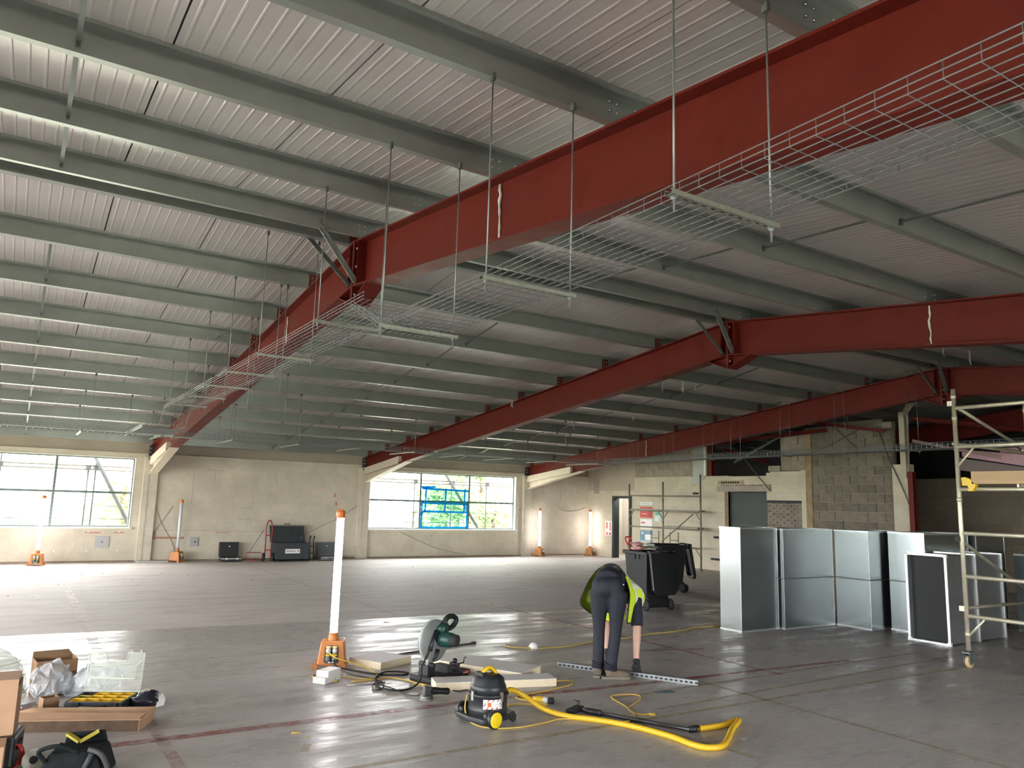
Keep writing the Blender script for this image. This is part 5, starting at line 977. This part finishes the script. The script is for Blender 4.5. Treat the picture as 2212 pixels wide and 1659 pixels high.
# ================================================================= debris
deb = MB(); rr = random.Random(5)
for _ in range(150):
    x = rr.uniform(-3, 14); y = rr.uniform(11.6, 21.6) if rr.random() < .85 else rr.uniform(6, 11.3)
    s = rr.uniform(.005, .015) * (2.2 if rr.random() < .12 else 1); a = rr.uniform(0, PI); u = Vector((math.cos(a), math.sin(a), 0)) * s * rr.uniform(1, 3.5); v = Vector((-math.sin(a), math.cos(a), 0)) * s * .6; c = Vector((x, y, 0)); h = rr.uniform(.003, .007)
    deb.hexa([c - u - v, c + u - v, c + u * .8 + v, c - u + v], [c - u * .7 - v * .5 + Vector((0, 0, h)), c + u * .6 - v * .5 + Vector((0, 0, h * 1.4)), c + u * .6 + v * .5 + Vector((0, 0, h)), c - u * .7 + v * .6 + Vector((0, 0, h * .6))])
tag(deb.build('debris', mat('dark debris', (.16, .135, .115), .9, col2=(.36, .32, .28), vscale=2)), 'scattered chips of rubble and scraps over the bare slab', 'debris', kind='stuff')

# ================================================================= clutter in the near left corner
def openbox(lab, x, y, rz, w, d, h, m, flaps=True, name='cardboard_box'):
    t = thing(name, lab, 'box', (x, y, 0), rz); e = .006
    for b, n_ in (((0, w, 0, e, 0, h), 'side'), ((0, w, d - e, d, 0, h), 'side'), ((0, e, e, d - e, 0, h), 'side'), ((w - e, w, e, d - e, 0, h), 'side'), ((0, w, 0, d, 0, e), 'bottom')): MB().box(*b).build(n_, m, t)
    if flaps:
        f = MB(); f.hexa([(0, d - e, h), (w, d - e, h), (w, d, h), (0, d, h)], [(.02, d + .10, h + .03), (w - .02, d + .10, h + .03), (w - .02, d + .106, h + .03), (.02, d + .106, h + .03)]); f.build('flap', m, t)
        f = MB(); f.hexa([(w - .04, -.10, h - .06), (w + .0, -.10, h - .06), (w + .0, -.096, h - .062), (w - .04, -.096, h - .062)], [(w - .04, 0, h), (w, 0, h), (w, .004, h), (w - .04, .004, h)]) if False else f.hexa([(0.05, -.10, h - .09), (w - .02, -.09, h - .08), (w - .02, -.086, h - .08), (.05, -.096, h - .09)], [(0.02, 0, h), (w, 0, h), (w, .005, h), (.02, .005, h)]); f.build('flap', m, t)
    return t
# tall cardboard cartons cut by the left edge of the picture
t = thing('cardboard_carton', 'tall tan cardboard carton standing at the left edge', 'box', (-.36, 6.2, 0), -.08); MB().box(0, .50, 0, .30, 0, .54).build('carton', M_card, t); MB().box(.502, .512, .02, .30, .01, .50).build('side_flap', M_cardd, t); MB().box(-.005, .505, -.012, -.002, .20, .545).build('front_flap', mat('tan cardboard front', (.50, .31, .19), .8, var=.06), t)
t = thing('cardboard_carton', 'low cardboard carton in front of the tall one at the left edge', 'box', (-.30, 5.86, 0), -.05); MB().box(0, .40, 0, .26, 0, .20).build('carton', M_card, t); MB().box(0, .40, -.008, -.002, .02, .215).build('front_flap', mat('tan cardboard front', (.50, .31, .19), .8, var=.06), t)
t = thing('plastic_cover', 'shiny clear plastic dome cover behind the cartons', 'cover', (-.12, 8.35, 0)); M_clear = mat('clear plastic', (.75, .76, .74), .12, trans=(.88, .9, .88, .42), spec=.8)
mb = MB(); mb.ellipsoid((0, 0, .0), (.38, .34, .42), 24, 12); mb.v = [(x, y, max(z, 0)) for x, y, z in mb.v]; mb.build('dome', M_clear, t)
for z, r in ((.02, .385), (.16, .36), (.27, .3)): MB().tube([(r * math.cos(k * PI / 12), r * .9 * math.sin(k * PI / 12), z) for k in range(24)], .008, 6, closed=True).build('moulded_rib', mat('clear plastic rim', (.8, .82, .75), .15, trans=(.9, .9, .85, .6)), t)
t = openbox('open brown cardboard box with a plastic bag spilling out', .30, 8.02, .12, .32, .24, .30, M_cardd)
t = thing('plastic_bag', 'crumpled clear plastic bag hanging over the brown box', 'bag', (.42, 7.97, 0)); mb = MB(); mb.ellipsoid((0, 0, .14), (.15, .10, .16), 44, 26); r9 = random.Random(9); mb.sm = [False] * len(mb.sm)
mb.v = [(x + .05 * noise.noise(Vector((x, y, z)) * 16), y + .06 * noise.noise(Vector((y, z, x)) * 18), max(.004, z + .06 * noise.noise(Vector((z, x, y)) * 17))) for x, y, z in mb.v]; mb.build('bag', mat('milky film', (.62, .64, .67), .2, trans=(.85, .87, .89, .42), spec=.8), t, weld=True)
t = thing('plastic_bag', 'milky plastic bag of fittings behind the organiser case', 'bag', (.75, 7.98, 0)); mb = MB(); mb.ellipsoid((0, 0, .10), (.24, .10, .13), 44, 26); mb.sm = [False] * len(mb.sm); mb.v = [(x + .06 * noise.noise(Vector((x, y, z)) * 13), y + .05 * noise.noise(Vector((y, z, x)) * 17), max(.004, z + .06 * noise.noise(Vector((z, x, y)) * 15))) for x, y, z in mb.v]; mb.build('bag', mat('milky film', (.55, .57, .60), .22, trans=(.8, .82, .84, .55), spec=.7), t, weld=True); MB().box(-.02, .06, -.03, .0, .08, .13).build('carton_inside', M_card, t)
t = thing('organiser_case', 'black parts organiser with yellow trays and raised clear lid', 'organiser', (.50, 7.42, 0), -.5); W, D, H = .46, .34, .085
b = MB(); b.box(0, W, 0, D, 0, .012); b.box(0, W, 0, .016, .012, H); b.box(0, W, D - .016, D, .012, H); b.box(0, .016, .016, D - .016, .012, H); b.box(W - .016, W, .016, D - .016, .012, H); b.build('case', mat('organiser black', (.02, .025, .032), .45), t, bev=.008)
for r_, row in enumerate(((.02, .12), (.125, .22), (.225, .32))):
    for k in range(4):
        xa = .022 + k * .105; m = mat('tray olive', (.30, .27, .02), .45) if (r_ == 1 and k == 0) else M_yellow
        if r_ == 2 and k == 0: m = M_dark
        q = MB(); x1 = xa + .1; q.box(xa, x1, row[0], row[1], .014, .02); q.box(xa, x1, row[0], row[0] + .004, .02, .084); q.box(xa, x1, row[1] - .004, row[1], .02, .084); q.box(xa, xa + .004, row[0] + .004, row[1] - .004, .02, .084); q.box(x1 - .004, x1, row[0] + .004, row[1] - .004, .02, .084); q.build('cup_tray', m, t)
MB().tube([(.14, 0, .05), (.14, -.03, .05), (.32, -.03, .05), (.32, 0, .05)], .012, 8).build('carry_handle', M_black, t)
for x in (.07, .37): MB().box(x, x + .05, -.012, .0, .02, .08).build('latch', M_black, t)
lx = mat('clear lid', (.82, .85, .80), .25, trans=(.93, .95, .93, .16)); lr = mat('clear lid rib', (.72, .76, .68), .3, trans=(.9, .92, .88, .5)); y0 = D + .01
MB().prism([(0, y0, H), (W, y0, H), (W, y0 + .03, .40), (.325, y0 + .03, .40), (.31, y0 + .025, .33), (.15, y0 + .025, .33), (.135, y0 + .03, .40), (0, y0 + .03, .40)], (0, .004, 0)).build('lid_panel', lx, t)
rim = MB(); rim.tube([(0, y0, H), (0, y0 + .03, .40), (.135, y0 + .03, .40), (.15, y0 + .025, .33), (.31, y0 + .025, .33), (.325, y0 + .03, .40), (W, y0 + .03, .40), (W, y0, H)], .007, 6, closed=True); rim.tube([(.035, y0, .19), (.035, y0 + .01, .295), (W - .05, y0 + .01, .295), (W - .05, y0, .19)], .005, 6, closed=True); rim.tube([(.035, y0 + .01, .295), (.0, y0 + .03, .34)], .005, 6); rim.tube([(W - .05, y0 + .01, .295), (W, y0 + .03, .35)], .005, 6); rim.tube([(0, y0, .2), (W, y0, .2)], .005, 6); rim.build('lid_rim', lr, t)
for x in (.03, .11, .35, .43): MB().tube([(x, y0 + .03, .40), (x, y0 + .03, .425)], .006, 6).build('lid_peg', lr, t)
t = thing('crumpled_bag', 'small crumpled black bag with torn white paper beside it', 'bag', (1.10, 7.33, 0)); mb = MB(); mb.ellipsoid((0, 0, .055), (.11, .085, .065), 18, 10); mb.v = [(x + .03 * noise.noise(Vector((x, y, z)) * 22), y + .03 * noise.noise(Vector((y, z, x)) * 20), max(.002, z + .03 * noise.noise(Vector((z, x, y)) * 20))) for x, y, z in mb.v]; mb.build('bag', mat('dark navy film', (.012, .014, .025), .3), t, weld=True)
MB().hexa([(.07, -.06, 0), (.14, -.02, 0), (.13, .03, 0), (.06, .0, 0)], [(.08, -.05, .07), (.15, .0, .05), (.13, .04, .09), (.07, .01, .08)]).build('torn_paper', M_swh, t); MB().hexa([(-.06, .06, 0), (.06, .1, 0), (.05, .13, 0), (-.05, .12, 0)], [(-.05, .08, .10), (.03, .1, .12), (.03, .12, .12), (-.05, .12, .10)]).build('torn_paper', mat('cream paper', (.55, .52, .42), .7), t)
t = thing('flat_carton', 'long open cardboard tray lying in front of the organiser', 'box', (.06, 7.02, 0), -.42); MB().box(0, .98, 0, .30, .0, .012).build('base', M_cardd, t); MB().hexa([(0, 0, .0), (.98, 0, .0), (.98, .008, .0), (0, .008, .0)], [(.0, -.02, .085), (.98, -.02, .085), (.98, -.012, .085), (0, -.012, .085)]).build('front_side', mat('shaded printed side', (.13, .085, .055), .85, var=.3, vscale=14), t); MB().hexa([(0, .28, .0), (1.0, .28, .0), (1.0, .30, .0), (0, .30, .0)], [(.0, .30, .10), (1.0, .30, .10), (1.0, .306, .10), (0, .306, .10)]).build('back_side', M_card, t)
MB().hexa([(0, -.02, .085), (1.0, -.02, .085), (1.02, .12, .095), (0.02, .12, .11)], [(0, -.02, .09), (1.0, -.02, .09), (1.02, .12, .10), (0.02, .12, .115)]).build('top_flap', mat('tan cardboard front', (.50, .31, .19), .8, var=.06), t); MB().hexa([(.97, 0, 0), (.99, 0, 0), (1.0, .29, 0), (.98, .29, 0)], [(.985, -.01, .10), (.99, -.01, .10), (1.02, .29, .11), (1.01, .29, .11)]).build('end_side', M_card, t)
t = thing('tub_lid', 'dark grey round tub lid leaning between the boxes', 'lid', (.22, 7.42, 0)); MB().lathe([(.02, 0), (.13, .0), (.14, .02), (.10, .06), (.02, .085)], 24).build('lid', mat('dark grey dome', (.05, .055, .052), .35), t); MB().lathe([(.142, 0), (.142, .015)], 24).build('lid_rim', M_dark, t)
openbox('tiny brown carton between the tub lid and organiser', .36, 7.52, .3, .12, .10, .10, M_cardd, False)
t = thing('foil_tube', 'small silver and purple tube lying on the cardboard tray', 'tube', (.18, 7.16, .13), .5); MB().lathe([(.02, 0), (.022, .02), (.022, .12), (.018, .14)], 12, (0, 0, 0), (1, 0, 0)).build('tube', mat('silver foil', (.7, .68, .68), .25, .8), t); MB().lathe([(.024, -.03), (.024, .0)], 12, (0, 0, 0), (1, 0, 0)).build('cap', mat('purple cap', (.16, .04, .13), .4), t)
t = thing('tool_bag', 'black fabric tool bag with yellow lining open at the bottom edge', 'tool bag', (.50, 5.86, 0), -.4); t.scale = (1.12, 1.12, 1.1); M_bag = mat('bag fabric', (.012, .015, .016), .9, var=.3, vscale=14, bump=.3, bscale=60, spec=.15)
b = MB(); b.hexa([(-.17, -.13, 0), (.19, -.13, 0), (.19, .13, 0), (-.17, .13, 0)], [(-.11, -.11, .14), (.14, -.11, .15), (.14, .11, .15), (-.11, .11, .14)]); b.build('body', M_bag, t, bev=.02)
MB().hexa([(-.10, -.10, .14), (.13, -.10, .145), (.13, -.09, .145), (-.10, -.09, .14)], [(-.07, -.07, .185), (.02, -.06, .15), (.02, -.05, .15), (-.07, -.06, .185)]).build('near_flap', M_bag, t); MB().hexa([(-.10, .09, .14), (.13, .09, .145), (.13, .10, .145), (-.10, .10, .14)], [(-.08, .07, .20), (.12, .06, .215), (.12, .07, .215), (-.08, .08, .20)]).build('far_flap', M_bag, t)
for a, b_ in (((-.08, .065, .195), (.0, .03, .16)), ((.0, .03, .16), (.09, .058, .212))): MB().bar(a, b_, .03, .014).build('yellow_lining', mat('olive yellow lining', (.38, .31, .03), .6), t)
MB().tube(smooth_path([(-.12, -.12, .10), (-.15, -.14, .16), (-.05, -.15, .19), (.06, -.14, .15)], 5), .012, 8).build('strap', M_bag, t); MB().tube(smooth_path([(.10, -.12, .16), (.17, -.14, .14), (.21, -.13, .06), (.2, -.14, .01)], 5), .014, 8).build('side_pocket_roll', mat('grey webbing', (.05, .05, .055), .7), t); MB().tube([(.08, -.135, .04), (.12, -.13, .14)], .014, 8).build('pocket', mat('grey webbing', (.05, .05, .055), .7), t)
t = thing('tape_reel', 'silver foil tape reel standing beside the tool bag', 'reel', (.27, 6.02, 0)); MB().lathe([(.024, -.014), (.065, -.014), (.065, .014), (.024, .014), (.024, -.014)], 28, (0, 0, .065), (.0, -1, .25), smooth=False).build('tape', mat('foil tape', (.62, .62, .56), .22, .8, var=.15), t); MB().lathe([(.018, -.018), (.024, -.018), (.024, .018), (.018, .018)], 16, (0, 0, .065), (.0, -1, .25)).build('core', M_dark, t)
t = thing('red_guard', 'curved red plastic guard lying beside the tape reel', 'guard', (.17, 6.10, 0)); MB().tube(smooth_path([(0, -.02, .01), (.035, -.01, .06), (.03, .0, .12), (.0, .01, .15)], 5), [.008] * 3 + [.016] * 10 + [.008] * 3, 8).build('guard', mat('bright red', (.50, .03, .04), .4), t); MB().lathe([(.01, 0), (.012, .04)], 8, (.0, .0, .0)).build('stem', M_dark, t)
t = thing('black_case', 'black plastic case between the cartons and the red guard', 'case', (.02, 6.12, 0), -.2); MB().box(0, .14, 0, .3, 0, .20).build('shell', M_black, t, bev=.02); MB().box(.14, .15, .08, .22, .10, .14).build('handle', M_rubber, t)
t = thing('red_bead', 'tiny red plastic cap on the floor by the tray', 'cap', (.63, 6.62, 0)); MB().lathe([(.012, 0), (.014, .02), (.008, .035)], 10).build('cap', mat('bright red', (.50, .03, .04), .4), t); MB().lathe([(.016, 0), (.016, .006)], 10).build('collar', mat('bright red', (.50, .03, .04), .4), t)
# ================================================================= the worker, bent over the rail with back to the camera
t = thing('person', 'worker in hi-vis vest and navy trousers bending over the strut rail', 'person', (5.40, 6.48, 0))
def remesh(mb, name, m, vox=.012, sm=6, parent=t):
    o = mb.build(name, m, None); r = o.modifiers.new('r', 'REMESH'); r.mode = 'VOXEL'; r.voxel_size = vox; r.use_smooth_shade = True
    s = o.modifiers.new('s', 'SMOOTH'); s.iterations = sm; s.factor = .5
    me = bpy.data.meshes.new_from_object(o.evaluated_get(bpy.context.evaluated_depsgraph_get())); bpy.data.objects.remove(o)
    me.materials.clear(); me.materials.append(m); q = bpy.data.objects.new(name, me); COL.objects.link(q); q.parent = parent
    for p in me.polygons: p.use_smooth = True
    return q
V = Vector
ankL, kneL, hipL = V((-.052, .083, .10)), V((-.030, .100, .46)), V((-.058, .070, .87))
ankR, kneR, hipR = V((-.003, -.062, .10)), V((.070, -.050, .46)), V((.070, -.085, .87))
pel, wai, che, nek = V((.020, .010, .955)), V((.115, .105, 1.0)), V((.33, .23, .88)), V((.46, .33, .78))
shR, elR, wrR, haR = V((.47, .085, .745)), V((.435, .02, .47)), V((.362, -.05, .165)), V((.338, -.085, .085))
shL, elL, wrL, haL = V((.275, .43, .72)), V((.24, .32, .48)), V((.185, .22, .24)), V((.16, .17, .10))
M_skin = mat('skin', (.58, .36, .27), .5, var=.08, vscale=12); M_navy = mat('navy trousers', (.008, .0095, .019), .75, var=.25, vscale=10, bump=.25, bscale=24); M_shirt = mat('dark shirt', (.012, .015, .026), .8, var=.2, vscale=10)
body = MB()
def leg(mb, h, k, a, g, ex=0.):
    mb.tube([h + V((0, 0, .02)), h.lerp(k, .35), h.lerp(k, .75), k, k.lerp(a, .3), k.lerp(a, .7), a + V((0, 0, -.02))], [v + ex for v in g], 14)
leg(body, hipL, kneL, ankL, (.085, .08, .062, .055, .056, .043, .04)); leg(body, hipR, kneR, ankR, (.085, .08, .062, .055, .056, .043, .04))
body.tube([pel + V((.0, .0, -.05)), pel + V((.02, .02, 0)), wai, wai.lerp(che, .5), che, che.lerp(nek, .6)], [.08, .11, .115, .125, .13, .075], 16)
body.tube([che.lerp(nek, .5), nek, nek + V((.05, .04, -.05))], [.06, .055, .055], 12)
hc = nek + V((.10, .075, -.10)); hr = Matrix.Rotation(.65, 3, 'Z') @ Matrix.Rotation(math.radians(120), 3, 'Y')
body.ellipsoid(hc, (.095, .075, .115), 18, 12, hr)
def hx(p): return hc + hr @ V(p)
body.tube([hx((.085, 0, .0)), hx((.112, 0, -.022)), hx((.09, 0, -.035))], [.012, .014, .012], 8)          # nose
body.ellipsoid(hx((.05, 0, -.075)), (.045, .045, .045), 10, 8)                                         # chin and jaw
for s in (-1, 1): body.ellipsoid(hx((.0, s * .078, -.01)), (.012, .02, .03), 8, 6, hr); body.ellipsoid(hx((.078, s * .032, .012)), (.016, .02, .012), 8, 6, hr)
for sh, el, wr, ha in ((shR, elR, wrR, haR), (shL, elL, wrL, haL)):
    body.tube([che.lerp(sh, .6), sh, sh.lerp(el, .4), el, el.lerp(wr, .3), wr, wr.lerp(ha, .3)], [.07, .06, .052, .044, .044, .031, .031], 12)
def hand(mb, wr, ha, side, ex=0.):
    d = (ha - wr).normalized(); ac = V((.49, -.87, 0)); ac = (ac - d * ac.dot(d)).normalized(); pn = d.cross(ac).normalized()
    palm = [wr, wr.lerp(ha, .5), ha]; 
    for k in (-1.2, -.4, .4, 1.2): mb.tube([wr, ha + ac * (k * .019) - d * .01], [.02 + ex, .017 + ex], 8)
    for i, k in enumerate((-1.5, -.5, .5, 1.5)):
        l = (.034, .040, .038, .029)[i]; r0 = ha + ac * (k * .020) - d * .012; m1 = r0 + d * l + pn * .006; m2 = m1 + d * l * .55 - pn * .018; m3 = m2 - pn * .022 - d * .004
        mb.tube([r0, m1, m2, m3], [.0098 + ex, .0092 + ex, .0085 + ex, .007 + ex], 8)
    th = wr.lerp(ha, .45) - ac * (side * .026); mb.tube([th, th - ac * (side * .022) + d * .03 - pn * .012, th - ac * (side * .014) + d * .058 - pn * .026], [.013 + ex, .011 + ex, .008 + ex], 8)
hand(body, wrR, haR, 1); hand(body, wrL, haL, -1)
remesh(body, 'body', M_skin, .009, 4)
tr = MB(); leg(tr, hipL, kneL, ankL, (.108, .095, .072, .064, .063, .061, .064), .0); leg(tr, hipR, kneR, ankR, (.108, .095, .072, .064, .063, .061, .064), .0)
tr.tube([hipL + V((0, 0, .02)), pel + V((-.01, .0, -.02)), hipR + V((0, 0, .02))], [.112, .12, .112], 14)
tr.ellipsoid(pel + V((-.015, -.012, -.03)), (.125, .125, .12), 14, 10); tr.ellipsoid(V((-.055, .055, .93)), (.095, .095, .11), 14, 10); tr.ellipsoid(V((.035, -.075, .93)), (.095, .095, .11), 14, 10)
tr.tube([pel, wai + V((-.02, -.02, .02))], [.160, .140], 18)
remesh(tr, 'trousers', M_navy, .012, 14)
for a in (ankL, ankR):   # rucked hems
    hm = MB()
    for k, z in enumerate((.03, .055, .08)): hm.tube([a + V((.06 * math.cos(u * PI / 7), .06 * math.sin(u * PI / 7), z - .03 + .006 * math.sin(u + k))) for u in range(14)], .012, 6, closed=True)
    hm.build('trouser_hem', M_navy, t)
st = MB(); st.tube([wai + V((-.01, -.01, .03)), wai.lerp(che, .5) + V((0, 0, .03)), che + V((0, 0, .02)), che.lerp(nek, .5)], [.148, .15, .15, .10], 18)
for sh, el in ((shR, elR), (shL, elL)): st.tube([che.lerp(sh, .5), sh, sh.lerp(el, .5), sh.lerp(el, .92)], [.095, .078, .072, .068], 14)
remesh(st, 'shirt', M_shirt, .012, 4)
# hi-vis vest: lofted sheet over the back with hanging sides
S = [[(.044, .289, .592), (-.097, .341, .709), (-.098, .277, .864), (-.04, .235, 1.0), (.045, .195, 1.10), (.13, .125, 1.135), (.215, .055, 1.11), (.285, -.02, .88), (.31, .02, .67), (.317, .05, .525)],
     [(.12, .36, .56), (.0, .42, .70), (.02, .37, .85), (.08, .31, .98), (.15, .26, 1.075), (.235, .19, 1.105), (.32, .12, 1.07), (.40, .02, .86), (.41, .04, .67), (.40, .06, .53)],
     [(.2, .45, .56), (.12, .49, .7), (.11, .46, .83), (.18, .41, .94), (.27, .35, 1.01), (.35, .26, 1.025), (.43, .18, .995), (.51, .05, .87), (.51, .04, .72), (.48, .06, .58)],
     [(.27, .51, .60), (.22, .54, .68), (.22, .52, .78), (.28, .46, .88), (.36, .40, .93), (.44, .31, .94), (.51, .22, .92), (.575, .08, .85), (.58, .05, .77), (.55, .06, .70)]]
def vs_(s, u):   # smooth point on the vest, s 0..3 along the back, u 0..9 across
    def cr(P, x):
        i = min(int(x), len(P) - 2); f = x - i; a, b, c, d = P[max(i - 1, 0)], P[i], P[i + 1], P[min(i + 2, len(P) - 1)]
        return .5 * ((2 * b) + (c - a) * f + (2 * a - 5 * b + 4 * c - d) * f * f + (-a + 3 * b - 3 * c + d) * f ** 3)
    return cr([cr([V(p) for p in row], u) for row in S], s)
def patch(name, m, s0, s1, u0, u1, ns, nu, off=0.):
    mb = MB(); vv = []
    for i in range(ns + 1):
        for j in range(nu + 1):
            s = s0 + (s1 - s0) * i / ns; u = u0 + (u1 - u0) * j / nu; p = vs_(s, u)
            if off:
                e = .02; n_ = (vs_(min(s + e, 3), u) - vs_(max(s - e, 0), u)).cross(vs_(s, min(u + e, 9)) - vs_(s, max(u - e, 0))).normalized(); c = V((.2, .2, .8)); n_ = n_ if n_.dot(p - c) > 0 else -n_; p = p + n_ * off
            else: p = p + V((0, 0, .006 * noise.noise(p * 12)))
            vv.append(p)
    mb.add(vv, [(i * (nu + 1) + j, i * (nu + 1) + j + 1, (i + 1) * (nu + 1) + j + 1, (i + 1) * (nu + 1) + j) for i in range(ns) for j in range(nu)], True)
    o = mb.build(name, m, t); sd_ = o.modifiers.new('thick', 'SOLIDIFY'); sd_.thickness = .004; return o
vest = patch('hi_vis_vest', mat('hi-vis yellow', (.66, .86, .04), .6), 0, 3, 0, 9, 18, 48)
M_refl = mat('reflective tape', (.80, .82, .74), .35)
for (s0, s1) in ((1.05, 1.3), (2.1, 2.32)): patch('reflective_band', M_refl, s0, s1, 1.0, 8.8, 3, 40, .007).parent = vest
patch('reflective_band', M_refl, .9, 2.9, 6.55, 6.9, 14, 3, .007).parent = vest
fp_ = MB(); fp_.prism([(.05, .31, .72), (.31, .09, .72), (.33, .09, .56), (.2, .2, .53), (.06, .31, .57)], (.006, .008, 0)); fp_.build('vest_front', mat('hi-vis yellow', (.66, .86, .04), .6), vest)
M_pip = mat('vest piping', (.02, .025, .02), .7)
e = MB(); e.tube([vs_(0, 9 * k / 40) for k in range(41)], .006, 6); e.tube([vs_(3 * k / 16, 0) for k in range(17)], .006, 6); e.tube([vs_(3, 9 * k / 40) for k in range(41)], .006, 6); e.tube([vs_(3 * k / 16, 9) for k in range(17)], .006, 6); e.build('piping', M_pip, vest)
MB().box(.125, .175, .0, .06, 1.085, 1.14).build('belt_pouch', mat('pouch brown', (.035, .028, .022), .7), t, bev=.008)
MB().box(-.045, -.025, .10, .14, .93, 1.0).build('side_pocket', mat('pouch brown', (.035, .028, .022), .7), t, bev=.006); MB().bar((.055, -.185, .965), (.07, -.18, .965), .006, .012).build('pocket_tag', M_swh, t)
# boots
M_boot = mat('tan boot suede', (.15, .12, .085), .8, var=.2, vscale=14, bump=.3); M_sole = mat('boot sole', (.20, .175, .14), .7)
def boot(a, d):
    d = V((*d, 0)).normalized(); s = V((-d.y, d.x, 0)); mb = MB()
    mb.tube([a + V((0, 0, .05)), a + V((0, 0, -.01)), a + V((0, 0, -.045)) - d * .01], [.055, .056, .054], 14)
    mb.tube([a - d * .045 + V((0, 0, -.05)), a + d * .03 + V((0, 0, -.045)), a + d * .11 + V((0, 0, -.055)), a + d * .165 + V((0, 0, -.06)), a + d * .195 + V((0, 0, -.066))], [.042, .050, .045, .038, .022], 14)
    b = remesh(mb, 'boot', M_boot, .008, 4)
    so = MB(); pts = [(-.095, -.03), (-.06, -.042), (.04, -.042), (.14, -.05), (.2, -.03), (.218, 0), (.2, .03), (.14, .05), (.04, .042), (-.06, .042), (-.095, .03)]
    so.prism([(a.x + d.x * x + s.x * y, a.y + d.y * x + s.y * y, .001) for x, y in pts], (0, 0, .026)); so.build('sole', M_sole, b, bev=.005)
    for k in range(3): q = a + d * (.06 + .03 * k) + V((0, 0, -.008 - .008 * k)); MB().tube([q - s * .025, q + V((0, 0, .004)), q + s * .025], .004, 5).build('lace', M_sole, b)
boot(ankL, (.72, .69)); boot(ankR, (.90, -.44))
# gloves
for wr, ha, sd_ in ((wrR, haR, 1), (wrL, haL, -1)):
    g = MB(); hand(g, wr.lerp(ha, .25), ha, sd_, .004); d = (ha - wr).normalized(); g.tube([wr + d * .0, wr + d * .05], [.037, .036], 12); remesh(g, 'glove', mat('black glove', (.012, .012, .013), .7), .006, 3)
hh = MB(); hh.ellipsoid(hx((-.012, 0, .018)), (.10, .083, .112), 16, 10, hr); hh.build('hair', mat('dark hair', (.03, .02, .014), .7), t)
